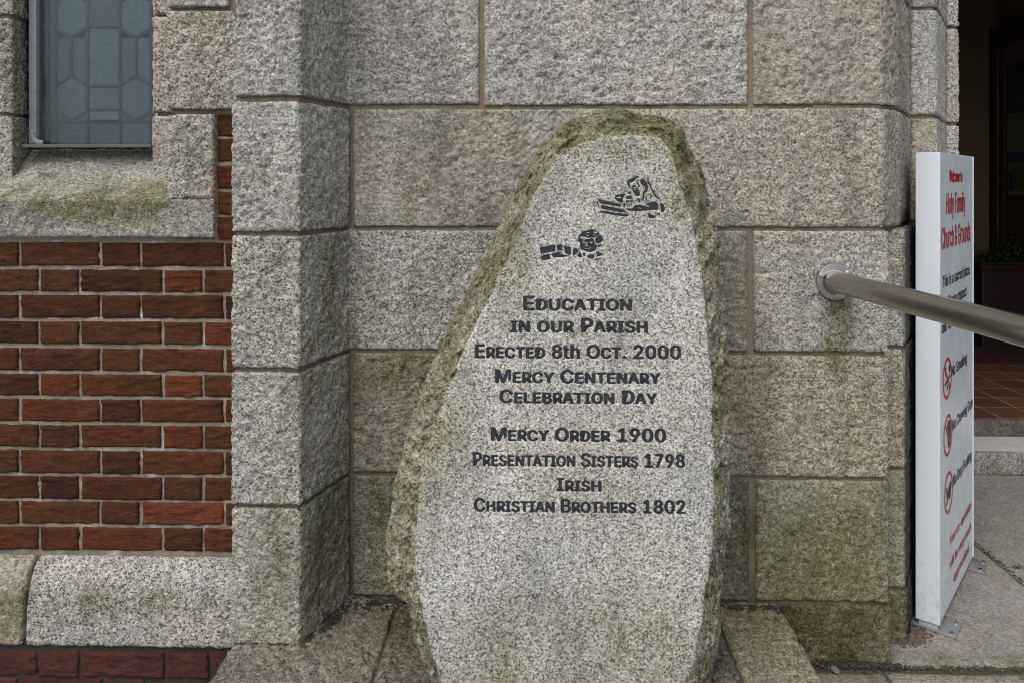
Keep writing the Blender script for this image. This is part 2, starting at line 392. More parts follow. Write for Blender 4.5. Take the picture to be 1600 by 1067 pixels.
def glazing_mat():
    """dusty protective sheet: clear plastic with a film of grime"""
    k = NT('dusty protective glazing'); P = k.tc.outputs['Object']
    sz = k.n('ShaderNodeSeparateXYZ'); k.l(P, sz.inputs[0])
    g = k.noise(k.vmul(P, (30, 1, 1.5)), 6, 5, 0.6)
    g2 = k.noise(P, 4, 4, 0.6); sp = k.ramp(k.noise(P, 70, 3, 0.8), [(0.72, 0.0), (0.82, 0.15)])
    a = k.math('ADD', k.math('MULTIPLY', g, 0.12), k.math('MULTIPLY', g2, 0.10))
    a = k.math('ADD', k.math('SUBTRACT', a, 0.03), sp, clamp=True)
    d = k.n('ShaderNodeBsdfDiffuse'); d.inputs['Color'].default_value = (0.20, 0.25, 0.28, 1)
    t = k.n('ShaderNodeBsdfTransparent'); t.inputs['Color'].default_value = (0.82, 0.90, 0.92, 1)
    gl = k.n('ShaderNodeBsdfGlossy'); gl.inputs['Roughness'].default_value = 0.12
    m1 = k.n('ShaderNodeMixShader'); k.l(a, m1.inputs[0]); k.l(t.outputs[0], m1.inputs[1]); k.l(d.outputs[0], m1.inputs[2])
    fr = k.n('ShaderNodeFresnel'); fr.inputs['IOR'].default_value = 1.33
    m2 = k.n('ShaderNodeMixShader'); k.l(fr.outputs[0], m2.inputs[0]); k.l(m1.outputs[0], m2.inputs[1]); k.l(gl.outputs[0], m2.inputs[2])
    k.l(m2.outputs[0], k.out.inputs['Surface'])
    return k.m
M['glazing'] = glazing_mat()

# ------------------------------------------------------------------ dressed stone: a path swept along an axis, edges worn round, faces hammered
def path_sample(path, res, smooth):
    P = np.asarray(path, float)
    seg = np.linalg.norm(np.diff(P, axis=0), axis=1); cum = np.concatenate([[0], np.cumsum(seg)]); L = cum[-1]
    n = max(3, int(round(L / res)) + 1)
    fine = np.linspace(0, L, n)
    def at(s):
        s = np.asarray(s)
        out = np.stack([np.interp(s, cum, P[:, k]) for k in (0, 1)], -1)
        lo = s < 0; hi = s > L
        d0 = (P[1] - P[0]) / seg[0]; d1 = (P[-1] - P[-2]) / seg[-1]
        out[lo] = P[0] + d0 * s[lo][:, None]; out[hi] = P[-1] + d1 * (s[hi] - L)[:, None]
        return out
    ks = np.linspace(-smooth, smooth, 9)
    pts = np.mean([at(fine + k) for k in ks], axis=0)
    e = smooth * 0.5 + 1e-4
    tg = np.mean([at(fine + k + e) for k in ks], axis=0) - np.mean([at(fine + k - e) for k in ks], axis=0)
    tg /= np.linalg.norm(tg, axis=1, keepdims=True)
    return fine, pts, tg, L
def stone_mesh(name, path, c0, c1, mode='plan', res=0.005, smooth=0.0065, edge=0.0048, rough=0.0027, freq=58.0, jit=0.0028, seed=0, depth=0.035, margin=None, bow=0.0):
    s, pts, tg, L = path_sample(path, res, smooth)
    nz = max(3, int(round((c1 - c0) / res)) + 1)
    t = np.linspace(0, 1, nz)
    sg, tgd = np.meshgrid(s, t)                       # rows: sweep axis, columns: path
    off = seed * 13.7
    def n1(v, f, k): return vn(np.stack([v * f + off, np.full_like(v, k * 3.1 + off), np.zeros_like(v)], -1), seed)
    lo = c0 + jit * (0.5 + 0.5 * n1(s, 22, 1) + 0.5 * n1(s, 70, 5)); hi = c1 - jit * (0.5 + 0.5 * n1(s, 22, 2) + 0.5 * n1(s, 70, 6))
    cz = lo[None, :] + (hi - lo)[None, :] * tgd
    ds = np.minimum(sg, L - sg); dz = np.minimum(cz - c0, c1 - cz)
    p3 = np.stack([np.broadcast_to(pts[:, 0], cz.shape), np.broadcast_to(pts[:, 1], cz.shape), cz], -1) + off
    Rr = edge * (1.0 + 0.55 * vn(p3 * 24, seed + 5))
    ka = np.clip(1 - ds / Rr, 0, 1); kb = np.clip(1 - dz / Rr, 0, 1)
    kk = np.clip(np.sqrt(ka ** 2 + kb ** 2), 0, 1)
    inset = Rr * (1 - np.sqrt(np.clip(1 - kk ** 2, 0, 1)))
    h = fbm(p3 * freq, 3, 0.75, seed) * rough * 2.0 + vn(p3 * 7, seed + 9) * rough * 0.4 + vn(p3 * np.array([26, 26, 40]), seed + 12) * rough * 0.35
    pits = np.clip(-fbm(p3 * freq * 1.9, 3, 0.6, seed + 31) - 0.12, 0, 1) * rough * -4.0
    hh = h + pits
    if margin: hh = hh * np.clip((ds - margin) / 0.01, 0.25, 1)
    if bow:
        hh = hh + bow * np.clip(np.minimum(ds, dz) / 0.05, 0, 1)
    hgt = hh - inset
    na = np.stack([tg[:, 1], -tg[:, 0]], -1) if mode == 'plan' else np.stack([-tg[:, 1], tg[:, 0]], -1)
    A = pts[None, :, 0] + na[None, :, 0] * hgt; B = pts[None, :, 1] + na[None, :, 1] * hgt
    # skirt going back into the joint on every side
    def pad(a): return np.pad(a, 1, mode='edge')
    A2, B2, C2 = pad(A), pad(B), pad(cz)
    nA = np.pad(np.broadcast_to(na[:, 0], cz.shape), 1, mode='edge'); nB = np.pad(np.broadcast_to(na[:, 1], cz.shape), 1, mode='edge')
    m = np.zeros_like(A2, bool); m[0, :] = m[-1, :] = m[:, 0] = m[:, -1] = True
    A2 = np.where(m, A2 - nA * depth, A2); B2 = np.where(m, B2 - nB * depth, B2)
    if mode == 'plan': V = np.stack([A2, B2, C2], -1)
    else: V = np.stack([C2, A2, B2], -1)
    q = grid_quads(A2.shape[0], A2.shape[1])
    if mode != 'plan': q = q[:, ::-1]
    return mesh_np(name, V.reshape(-1, 3), q)
_seed = [0]
def stone(parent, path, c0, c1, mat, name='block', color=(1, 1, 1, 0.3), **kw):
    _seed[0] += 1
    vr = random.Random(_seed[0] * 7 + 1)
    kw['rough'] = kw.get('rough', 0.0027) * vr.uniform(0.8, 1.4); kw['freq'] = kw.get('freq', 58.0) * vr.uniform(0.65, 1.15)
    return link_mesh(name, stone_mesh(name, path, c0, c1, seed=_seed[0], **kw), mat, parent, color)
def mortar_strip(path, c0, c1, back=0.010, mode='plan', res=0.02):
    """vertices and quads of the pointing that lies behind the stones' edges"""
    s, pts, tg, L = path_sample(path, res, 0.004)
    na = np.stack([tg[:, 1], -tg[:, 0]], -1) if mode == 'plan' else np.stack([-tg[:, 1], tg[:, 0]], -1)
    nz = max(2, int((c1 - c0) / res)); c = np.linspace(c0, c1, nz)
    p3 = np.stack([np.broadcast_to(pts[:, 0], (nz, len(s))), np.broadcast_to(pts[:, 1], (nz, len(s))), np.broadcast_to(c[:, None], (nz, len(s)))], -1)
    d = -back + 0.002 * vn(p3 * 30, 77)
    A = pts[None, :, 0] + na[None, :, 0] * d; B = pts[None, :, 1] + na[None, :, 1] * d
    V = np.stack([A, B, p3[..., 2]], -1) if mode == 'plan' else np.stack([p3[..., 2], A, B], -1)
    q = grid_quads(nz, len(s));  q = q if mode == 'plan' else q[:, ::-1]
    return V.reshape(-1, 3), q
def join_strips(name, strips, mat, parent):
    V, Q, o = [], [], 0
    for v, q in strips: V.append(v); Q.append(q + o); o += len(v)
    return link_mesh(name, mesh_np(name, np.concatenate(V), np.concatenate(Q)), mat, parent)

YM = 2.22
YP = YM * 0.8966
YS, YJ2 = 2.305, 2.58
HG = 0.0050                                            # half a joint
JZ = [zat(y, YM) for y in (-222, -28, 167, 358.5, 552.5, 747, 941)] + [-0.02]   # joints between the courses, top down

# ------------------------------------------------------------------ ground, paving
g = link_mesh('ground', mesh_np('ground', [(-30, -40, -0.3), (30, -40, -0.3), (30, 9, -0.3), (-30, 9, -0.3)], [[0, 1, 2, 3]], False), M['ground'], kind='structure')
pav = thing('pavement', '', '', (1.4, 2.0, 0), kind='structure')
rnd = random.Random(4)
def slab(x0, x1, y0, y1, z, col, mat='paving', rough=0.0022, nm='paving_slab', parent=pav, seed=0, th=0.05):
    nx = max(4, int((x1 - x0) / 0.02)); ny = max(4, int((y1 - y0) / 0.02))
    X, Y = np.meshgrid(np.linspace(x0, x1, nx), np.linspace(y0, y1, ny))
    d = np.minimum(np.minimum(X - x0, x1 - X), np.minimum(Y - y0, y1 - Y))
    p3 = np.stack([X, Y, np.zeros_like(X)], -1)
    h = fbm(p3 * 14, 4, 0.6, 5 + seed) * rough - 0.006 * np.clip(1 - d / 0.02, 0, 1) ** 2
    jx = 0.005 * vn(p3 * 12, 3 + seed) * (d < 1e-6); 
    Xp, Yp, Zp = np.pad(X + jx, 1, mode='edge'), np.pad(Y + jx, 1, mode='edge'), np.pad(z + h, 1, mode='edge')
    Zp[0, :] -= th; Zp[-1, :] -= th; Zp[:, 0] -= th; Zp[:, -1] -= th
    return link_mesh(nm, mesh_np(nm, np.stack([Xp, Yp, Zp], -1).reshape(-1, 3), grid_quads(*Xp.shape)), M[mat], parent, col)
slab(1.03, 1.675, 2.205, 3.66, 0.0, (1.0, 0.98, 0.97, 0.25), seed=1)
slab(1.683, 3.0, 2.205, 3.66, 0.0, (0.96, 0.94, 0.93, 0.2), seed=2)
slab(3.008, 4.4, 2.205, 3.66, 0.0, (1.0, 0.98, 0.97, 0.2), seed=3)
slab(0.74, 0.98, 1.2, 2.178, -0.002, (0.88, 0.86, 0.78, 0.75), seed=4)
slab(0.99, 2.1, 1.2, 2.180, 0.0, (1.08, 1.05, 0.98, 0.4), seed=5)
slab(2.11, 3.3, 1.2, 2.180, 0.0, (1.0, 0.97, 0.92, 0.3), seed=6)
box_obj('joint_dirt', (0.735, 4.45, 1.19, 3.68, -0.31, -0.007), mortar_mat('earth in the paving joints', (0.085, 0.075, 0.055)), pav)

# ------------------------------------------------------------------ granite wall and pilaster
xl = -0.779; xp1 = xat(469, YP); xc = xat(547, YM)
xpl = xat(361, YP)
wall = thing('granite_wall', 'rusticated granite block wall behind the carved memorial stone, mossy towards the bottom', 'wall', (0.3, YM, 0))
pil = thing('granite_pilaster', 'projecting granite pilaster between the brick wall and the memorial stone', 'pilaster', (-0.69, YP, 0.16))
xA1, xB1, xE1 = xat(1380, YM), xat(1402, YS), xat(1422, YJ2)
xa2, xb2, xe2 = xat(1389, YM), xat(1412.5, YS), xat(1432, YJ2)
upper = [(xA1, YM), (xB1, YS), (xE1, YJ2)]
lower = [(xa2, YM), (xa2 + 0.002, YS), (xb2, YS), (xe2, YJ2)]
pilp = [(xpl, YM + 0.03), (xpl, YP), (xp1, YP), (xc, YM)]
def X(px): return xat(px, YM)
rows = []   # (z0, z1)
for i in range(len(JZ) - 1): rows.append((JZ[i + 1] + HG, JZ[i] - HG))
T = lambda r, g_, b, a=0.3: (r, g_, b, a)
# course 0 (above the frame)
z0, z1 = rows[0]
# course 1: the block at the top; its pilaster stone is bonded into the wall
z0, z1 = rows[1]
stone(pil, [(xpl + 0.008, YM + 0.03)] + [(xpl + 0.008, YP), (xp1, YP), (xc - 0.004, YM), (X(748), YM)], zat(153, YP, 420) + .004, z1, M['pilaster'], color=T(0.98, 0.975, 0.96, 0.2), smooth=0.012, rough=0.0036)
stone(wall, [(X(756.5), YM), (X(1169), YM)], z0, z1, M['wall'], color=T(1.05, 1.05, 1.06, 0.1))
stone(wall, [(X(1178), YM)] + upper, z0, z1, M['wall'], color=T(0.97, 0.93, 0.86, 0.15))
# course 2
z0, z1 = rows[2]
stone(pil, pilp, z0, z1, M['pilaster'], color=T(1.04, 1.05, 1.05, 0.25), rough=0.0028)
stone(wall, [(X(552), YM), (X(955), YM)], z0, z1, M['wall'], color=T(1.02, 0.99, 0.95, 0.45))
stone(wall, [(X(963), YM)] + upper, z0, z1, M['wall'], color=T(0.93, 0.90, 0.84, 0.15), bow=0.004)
# course 3: bonded
z0, z1 = rows[3]
stone(pil, pilp[:-1] + [(xc, YM), (X(840), YM)], z0, z1, M['pilaster'], color=T(1.0, 1.0, 0.97, 0.4), rough=0.0026)
stone(wall, [(X(848), YM), (X(1168), YM)], z0, z1, M['wall'], color=T(0.86, 0.83, 0.77, 0.4))
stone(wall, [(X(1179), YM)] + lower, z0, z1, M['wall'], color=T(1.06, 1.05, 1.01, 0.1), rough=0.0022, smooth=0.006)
# course 4
z0, z1 = rows[4]
stone(pil, pilp, z0, z1, M['pilaster'], color=T(1.0, 1.0, 0.97, 0.3), rough=0.0026)
stone(wall, [(X(551), YM), (X(905), YM)], z0, z1, M['wall'], color=T(0.86, 0.82, 0.74, 0.55))
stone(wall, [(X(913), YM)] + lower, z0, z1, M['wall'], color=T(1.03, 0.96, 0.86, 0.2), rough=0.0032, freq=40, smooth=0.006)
# course 5
z0, z1 = rows[5]
stone(pil, pilp, zat(1010, YP, 420) + 0.005, z1, M['pilaster'], color=T(0.92, 0.92, 0.85, 0.55), rough=0.0026)
stone(wall, [(X(551), YM), (X(800), YM)], z0, z1, M['wall'], color=T(0.70, 0.69, 0.60, 0.7))
stone(wall, [(X(808), YM), (X(1171), YM)], z0, z1, M['wall'], color=T(0.55, 0.56, 0.50, 0.8))
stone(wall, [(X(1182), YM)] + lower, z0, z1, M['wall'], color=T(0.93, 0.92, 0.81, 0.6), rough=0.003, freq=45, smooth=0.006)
# course 6: footing
z0, z1 = rows[6]
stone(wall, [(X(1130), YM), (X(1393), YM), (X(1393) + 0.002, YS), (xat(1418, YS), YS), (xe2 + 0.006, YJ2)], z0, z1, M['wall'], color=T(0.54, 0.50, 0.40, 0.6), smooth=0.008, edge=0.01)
# course above the frame and the pointing
z0, z1 = rows[0]
stone(pil, pilp, z0, z1, M['pilaster'], color=T(1, 1, 1, 0.2), res=0.011)
stone(wall, [(X(551), YM), (X(960), YM)], z0, z1, M['wall'], color=T(1, .98, .95, 0.2), res=0.011)
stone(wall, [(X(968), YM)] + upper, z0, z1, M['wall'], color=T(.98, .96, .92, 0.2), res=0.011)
wp = [(xc - 0.03, YM)]
join_strips('mortar', [mortar_strip(wp + upper, JZ[3], JZ[0] + 0.3), mortar_strip(wp + lower, -0.03, JZ[3])], M['mortar'], wall)
join_strips('mortar', [mortar_strip(pilp[:-1] + [(xc + (xc - xp1) * 0.08, YM + (YM - YP) * 0.08)], 0.15, JZ[0] + 0.3, back=0.014)], M['mortar'], pil)

# stepped jamb of the doorway, two more orders behind the wall's corner
jamb = thing('door_jamb', 'pale stepped granite jamb of the dark doorway, rising behind the white sign', 'door jamb', (1.4, 2.6, 0))
xj0, xj1, xj2 = xat(1425, YJ2), xat(1464, YJ2), xat(1478.5, 2.88)
xj3 = xat(1499.5, 2.88)
jcol = [T(1, 1, 1.02, 0), T(1.05, 1.05, 1.06, 0), T(0.93, 0.89, 0.8, 0.1), T(1.06, 1.07, 1.08, 0), T(0.9, 0.87, 0.8, 0.2), T(0.8, 0.78, 0.7, .4), T(0.7, 0.7, 0.6, .6)]
jcol2 = [T(1, 1, 1.02, 0), T(1.0, 0.97, 0.93, 0), T(1.05, 1.05, 1.07, 0), T(0.98, 0.93, 0.85, 0.0), T(0.9, 0.87, 0.8, 0.2), T(0.8, 0.78, 0.7, .4), T(0.7, 0.7, 0.6, .6)]
for i, (z0, z1) in enumerate(rows):
    stone(jamb, [(xj0, YJ2), (xj1, YJ2), (xj2 - 0.004, 2.875)], z0, z1, M['jamb'], 'jamb_stone', color=jcol[i], res=0.008, smooth=0.008)
    stone(jamb, [(xj2 + 0.003, 2.88), (xj3, 2.88), (xj3 + 0.02, 3.2)], z0 - 0.004, z1 - 0.004, M['jamb'], 'jamb_stone', color=jcol2[i], res=0.008, smooth=0.008)
join_strips('mortar', [mortar_strip([(xj0 - 0.03, YJ2), (xj1, YJ2), (xj2, 2.88)], -0.03, 2.5), mortar_strip([(xj2 - 0.01, 2.88), (xj3, 2.88), (xj3 + 0.02, 3.2)], -0.03, 2.5)], M['mortar'], jamb)

# ------------------------------------------------------------------ ledge
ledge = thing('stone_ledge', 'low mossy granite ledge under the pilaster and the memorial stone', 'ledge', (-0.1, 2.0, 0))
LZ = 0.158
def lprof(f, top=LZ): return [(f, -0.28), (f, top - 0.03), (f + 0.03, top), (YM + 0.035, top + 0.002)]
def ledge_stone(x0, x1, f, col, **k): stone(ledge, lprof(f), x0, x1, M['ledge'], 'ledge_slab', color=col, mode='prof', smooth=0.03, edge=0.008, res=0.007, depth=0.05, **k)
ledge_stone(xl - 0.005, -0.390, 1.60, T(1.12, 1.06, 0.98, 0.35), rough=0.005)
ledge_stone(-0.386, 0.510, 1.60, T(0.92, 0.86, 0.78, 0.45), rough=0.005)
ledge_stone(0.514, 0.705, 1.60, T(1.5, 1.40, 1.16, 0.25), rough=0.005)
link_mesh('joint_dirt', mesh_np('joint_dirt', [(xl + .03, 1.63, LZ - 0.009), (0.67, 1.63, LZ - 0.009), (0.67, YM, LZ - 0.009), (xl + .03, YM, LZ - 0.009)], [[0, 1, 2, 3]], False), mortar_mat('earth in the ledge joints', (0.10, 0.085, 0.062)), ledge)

# ------------------------------------------------------------------ brick wall
bw = thing('brick_wall', 'dark red rustic brick wall in flemish bond left of the pilaster', 'wall', (-1.2, 2.225, 0))
YB = 2.226
xpil = xpl - 0.002
brnd = random.Random(11)
def brick_mesh(L, H, seed):
    nx = max(5, int(L / 0.007)); nz = max(5, int(H / 0.0042))
    Xg, Zg = np.meshgrid(np.linspace(0, L, nx), np.linspace(0, H, nz))
    off = seed * 5.17
    p = np.stack([Xg * 30 + off, np.full_like(Xg, off), Zg * 110], -1)
    d = np.minimum(np.minimum(Xg, L - Xg), np.minimum(Zg, H - Zg))
    rr = 0.0026 * (1 + 0.6 * vn(np.stack([Xg * 40 + off, Zg * 40, Zg * 0], -1), seed))
    kk = np.clip(1 - d / rr, 0, 1)
    h = fbm(p, 3, 0.6, seed) * 0.0062 - rr * (1 - np.sqrt(1 - kk ** 2))
    jx = 0.0016 * vn(np.stack([Zg * 60 + off, Xg * 0, Zg * 0], -1), seed + 1); jz = 0.0013 * vn(np.stack([Xg * 45 + off, Xg * 0 + 3, Zg * 0], -1), seed + 2)
    wx = np.abs(Xg / L * 2 - 1) ** 6; wz = np.abs(Zg / H * 2 - 1) ** 4
    Xp, Zp, Yp = np.pad(Xg + jx * wx, 1, mode='edge'), np.pad(Zg + jz * wz, 1, mode='edge'), np.pad(-h, 1, mode='edge')
    Yp[0, :] += 0.03; Yp[-1, :] += 0.03; Yp[:, 0] += 0.03; Yp[:, -1] += 0.03
    return mesh_np('brick', np.stack([Xp, Yp, Zp], -1).reshape(-1, 3), grid_quads(*Xp.shape))
_bm = {}
def brick(x0, x1, z0, z1, Y, hue=None):
    L, H = x1 - x0, z1 - z0
    key = (round(L / 0.006), round(H / 0.004), brnd.randrange(4))
    if key not in _bm:
        _bm[key] = (brick_mesh(L, H, 40 + len(_bm)), L, H)
    me, L0, H0 = _bm[key]
    o = bpy.data.objects.new('brick', me); COL.objects.link(o)
    if not me.materials: me.materials.append(M['brick'])
    o.parent = bw
    b = Vector(bw.location)
    o.location = Vector((x0, Y - 0.0025 - brnd.uniform(0, 0.0025), z0)) - b
    o.scale = (L / L0, 1, H / H0)
    o.location.z += brnd.uniform(-0.0008, 0.0008); o.rotation_euler = (brnd.uniform(-0.012, 0.012), brnd.uniform(-0.004, 0.004), brnd.uniform(-0.006, 0.006))
    if hue is None:
        r = brnd.random()
        hue = 'o' if r < 0.03 else ('d' if r < 0.40 else 'n')
    base = {'o': (0.155, 0.046, 0.020), 'n': (0.108, 0.0385, 0.0185), 'd': (0.086, 0.0325, 0.017), 'r': (0.22, 0.062, 0.037), 'g': (0.098, 0.036, 0.029)}[hue]
    v = brnd.uniform(0.85, 1.15)
    o.color = (base[0] * v, base[1] * v * brnd.uniform(0.9, 1.1), base[2] * v, 1)
    return o
P1, P2 = 4.2, 3.4
rowtops = [379.5, 422, 462, 503, 544.5, 585, 624, 664.5, 704, 744.5, 784, 824]
rowbots = [415.5, 455.6, 497, 537, 578.6, 618, 658, 698, 739, 779, 818, 859]
jA = [-159, -97, 31.5, 157, 220.5, 351, 411]           # joint centres of the odd rows (stretcher, header ...)
jA = [-284, -159, -97, 31.5 - 64, 31.5, 157.5, 220.5, 351]
jA = [-290, -226, -98, -33, 31, 157.5, 220.5, 351]
jB = [-318, -193, -131, -3 - 63, 62, 125.5, 254.5, 318]
def odd():  return [-352, -226, -162, -32, 31, 157.5, 220.5, 351, 415]
def even(): return [-322, -258, -130, -66, 62, 125.5, 254.5, 318, 445]
special = {(3, 318): 'o', (5, 254): 'o', (6, 31): 'o', (10, 220): 'r', (0, 31): 'n', (11, 125): 'o', (7, 254): 'o', (9, 254): 'd', (8, 31): 'n', (1, 254): 'o'}
for r in range(12):
    js = odd() if r % 2 == 0 else even()
    zt, zb = zat(rowtops[r], YB, 180), zat(rowbots[r], YB, 180)
    for a, b_ in zip(js[:-1], js[1:]):
        x0 = xat(a + brnd.uniform(1.7, 3.0), YB); x1 = xat(b_ - brnd.uniform(1.7, 3.0), YB)
        if x1 > xpil: x1 = xpil
        if x1 - x0 < 0.01: continue
        brick(x0, x1, zb, zt, YB, special.get((r, int(a))))
for k, (ta, tb) in enumerate([(180, 213), (218, 253), (259.5, 295), (300, 335), (339.5, 374)]):
    brick(xat(340.5 + brnd.uniform(-.8, .8), YB), xpil, zat(tb, YB, 350), zat(ta, YB, 350), YB, 'ndnnn'[k])
for k in range(4):                                     # the sliver beside the top quoin goes on upwards
    brick(xat(357, YB), xpil, zat(12 - 41 * k, YB, 350), zat(-22 - 41 * k, YB, 350), YB, 'r' if k == 0 else None)
YBL = 2.165
for k, (ta, tb, js) in enumerate([(1018, 1056.5, [-262, -198, -70, -6, 59.5, 125, 258.5, 328, 460]), (1061.5, 1099, [-300, -238, -100, -38, 30, 161, 228, 362, 430]), (1104, 1142, [-262, -198, -70, -6, 59.5, 125, 258.5, 328, 460])]):
    for a, b_ in zip(js[:-1], js[1:]):
        x0, x1 = xat(a + 2.4, YBL), min(xat(b_ - 2.4, YBL), xl - 0.012)
        if x1 - x0 > 0.01: brick(x0, x1, zat(tb, YBL, 180), zat(ta, YBL, 180), YBL, 'g')
def plate(x0, x1, z0, z1, y):
    nx, nz = int((x1 - x0) / 0.015), int((z1 - z0) / 0.008)
    Xg, Zg = np.meshgrid(np.linspace(x0, x1, nx), np.linspace(z0, z1, nz))
    Yg = y + 0.0022 * fbm(np.stack([Xg * 50, Zg * 90, Zg * 0], -1), 3, 0.6, 3)
    return np.stack([Xg, Yg, Zg], -1).reshape(-1, 3), grid_quads(nz, nx)
zpl_t, zpl_b = zat(866, 2.222, 180), zat(1013, 2.152, 180)
join_strips('mortar', [plate(-2.1, xpil, zpl_t - 0.02, zat(376, YB, 180), YB + 0.003), plate(xat(336, YB), xpil, zat(377, YB, 350), 2.4, YB + 0.003)], M['bmortar'], bw)
link_mesh('mortar', mesh_np('mortar', *plate(-2.1, xl - 0.01, -0.3, zpl_b + 0.005, YBL + 0.003)), M['dirt'], bw)

# plinth course of two dressed stones
pl = thing('plinth_course', 'pale rounded granite plinth course with brick stains, running under the red bricks', 'plinth', (-1.2, 2.16, zpl_b))
def yprof(py, Y): return (Y, zat(py, Y, 180))
pprof = [(2.20, zpl_b - 0.001), yprof(1012, 2.152), yprof(964, 2.158), yprof(935, 2.166), yprof(905, 2.178), yprof(885, 2.194), yprof(872, 2.213), (2.228, zat(866, 2.225, 180))]
xjt = xat(42, 2.17)
stone(pl, pprof, xjt + 0.005, xpil, M['plinth'], 'plinth_stone', color=T(1, 1, 1, 0.25), mode='prof', rough=0.002, smooth=0.012, edge=0.006, jit=0.003)
stone(pl, pprof, -2.1, xjt - 0.004, M['plinth'], 'plinth_stone', color=T(0.86, 0.80, 0.72, 0.4), mode='prof', rough=0.003, smooth=0.014, edge=0.009, jit=0.003)
bm = bmesh.new()
for px, py in [(95, 874), (22, 868), (148, 880), (161, 883), (160, 915), (175, 914), (152, 914), (270, 871), (300, 875), (335, 872), (333, 918), (101, 963), (104, 968), (228, 962), (226, 959), (335, 962), (343, 962), (305, 994), (330, 884), (205, 876), (68, 940)]:
    Yy = 2.212 if py < 880 else (2.195 if py < 890 else (2.172 if py < 930 else 2.1575))
    p = atY(px, py, Yy - 0.001)
    s_ = brnd.uniform(0.002, 0.0055)
    r_ = bmesh.ops.create_icosphere(bm, subdivisions=1, radius=1)
    for v in r_['verts']:
        v.co = Vector((v.co.x * s_ * brnd.uniform(1.0, 1.9), v.co.y * 0.0025, v.co.z * s_ * 0.6)) + Vector(p)
link_mesh('brick_chip', bm_mesh('brick_chip', bm), simple('brick fragments', (0.13, 0.06, 0.05), 0.9), pl, kind='stuff')

# ------------------------------------------------------------------ window surround and window
Y1, Y2, Y3 = 2.205, 2.305, 2.40
sr = thing('window_surround', 'granite jamb stones and lichened sloping sill around the leaded window', 'window surround', (-1.25, Y1, 1.2))
xb, xi = xat(259, Y1), xat(237, Y2)
x0l = xat(19.5, Y2)
zf = [zat(y, Y1, 300) for y in (-140, 14.5, 175, 373.5)]
stone(sr, [(xb, Y2 + .02), (xb, Y1), (xat(356, Y1), Y1)], zf[1] + .006, zf[0], M['surround'], 'jamb_stone', color=T(1.0, 1.0, 1.0, 0.1))
stone(sr, [(xb, Y2 + .02), (xb, Y1), (xpil, Y1)], zf[2] + .006, zf[1] - .005, M['surround'], 'jamb_stone', color=T(0.98, 0.93, 0.85, 0.1))
stone(sr, [(xb + 0.004, Y2 + .02), (xb + 0.004, Y1), (xat(333.5, Y1), Y1)], zat(311, Y1, 300) - 0.0005, zf[2] - .006, M['surround'], 'jamb_stone', color=T(1.02, 1.01, 0.96, 0.1), edge=0.006, jit=0.001)
for a, b_, c in ((-140, 24, 1.0), (26.5, 177, 0.96), (182, 285, 1.0)):
    stone(sr, [(xi, Y3 + .03), (xi, Y2), (xb + 0.01, Y2)], zat(b_, Y2, 245), zat(a, Y2, 245), M['surround'], 'jamb_stone', color=T(1.02 * c, 0.97 * c, 0.91 * c, 0.1), res=0.008)
for a, b_, c in ((-140, 23.5, 1.02), (29, 177.5, 0.95), (181.5, 290, 0.95)):
    stone(sr, [(xat(-240, Y2), Y2), (x0l, Y2), (xat(46, Y3), Y3)], zat(b_, Y2, 10), zat(a, Y2, 10), M['surround'], 'jamb_stone', color=T(0.98 * c, 0.96 * c, 0.9 * c, 0.35))
sp = [(Y1 + .002, zf[3] + .002), (Y1, zat(313, Y1, 150)), (Y2, zat(278, Y2, 150)), (Y3 + 0.03, zat(236, Y3, 150) + .01)]
stone(sr, sp, xat(-240, Y1), xat(333.5, Y1), M['sill'], 'sill', color=T(1, 1, 0.97, 0.4), mode='prof', rough=0.0025, smooth=0.006, jit=0.0005)
join_strips('mortar', [mortar_strip([(xb + .01, Y1 + .006), (xpil, Y1 + .006)], zf[2] - .004, 2.4), mortar_strip([(xb + .01, Y1 + .006), (xat(338.5, Y1), Y1 + .014)], zat(376, Y1, 300), zf[2]), mortar_strip([(xi + .008, Y3), (xi + .006, Y2 + .004), (xb + .02, Y2 + .004)], zat(290, Y2, 245), 2.4),
                       mortar_strip([(xat(-240, Y2), Y2 + .002), (x0l, Y2 + .002), (xat(46, Y3), Y3)], zat(290, Y2, 10), 2.4)], M['mortar'], sr)

win = thing('church_window', 'leaded church window behind dusty protective glazing in a grey frame', 'window', (-1.25, 2.39, 1.5))
YF, YG, YL = 2.372, 2.384, 2.432
zbt = zat(224, YF, 140)
bm = bmesh.new()
bx(bm, xat(46, YF), xat(57.5, YF), YF - 0.004, YF + 0.03, zbt - 0.002, 2.3, bev=0.003)
bx(bm, xat(243, YF), xat(254, YF), YF - 0.004, YF + 0.03, zbt - 0.002, 2.3, bev=0.003)
link_mesh('window_frame', bm_mesh('window_frame', bm), M['frame'], win)
bm = bmesh.new()                                       # mastic fillet in the lower corner
for k in range(9):
    t = k / 8; 
    c = atY(50 + 14 * t ** 1.6, 208 + 15.5 * (1 - (1 - t) ** 2.2), YF - 0.006)
    r_ = bmesh.ops.create_icosphere(bm, subdivisions=2, radius=0.0085)
    for v in r_['verts']: v.co = Vector((v.co.x, v.co.y * .6, v.co.z)) + Vector(c)
link_mesh('mastic', bm_mesh('mastic', bm), M['frame'], win)
box_obj('glazing_bar', (xat(48.5, YF), xat(246, YF), YF - 0.04, YF + 0.03, zat(231, YF - .04, 140), zat(225.5, YF - .04, 140)), M['sillbar'], win, bev=0.002)
box_obj('pane', (xat(55, YG), xat(248, YG), YG, YG + 0.003, zbt, 2.3), M['glazing'], win)
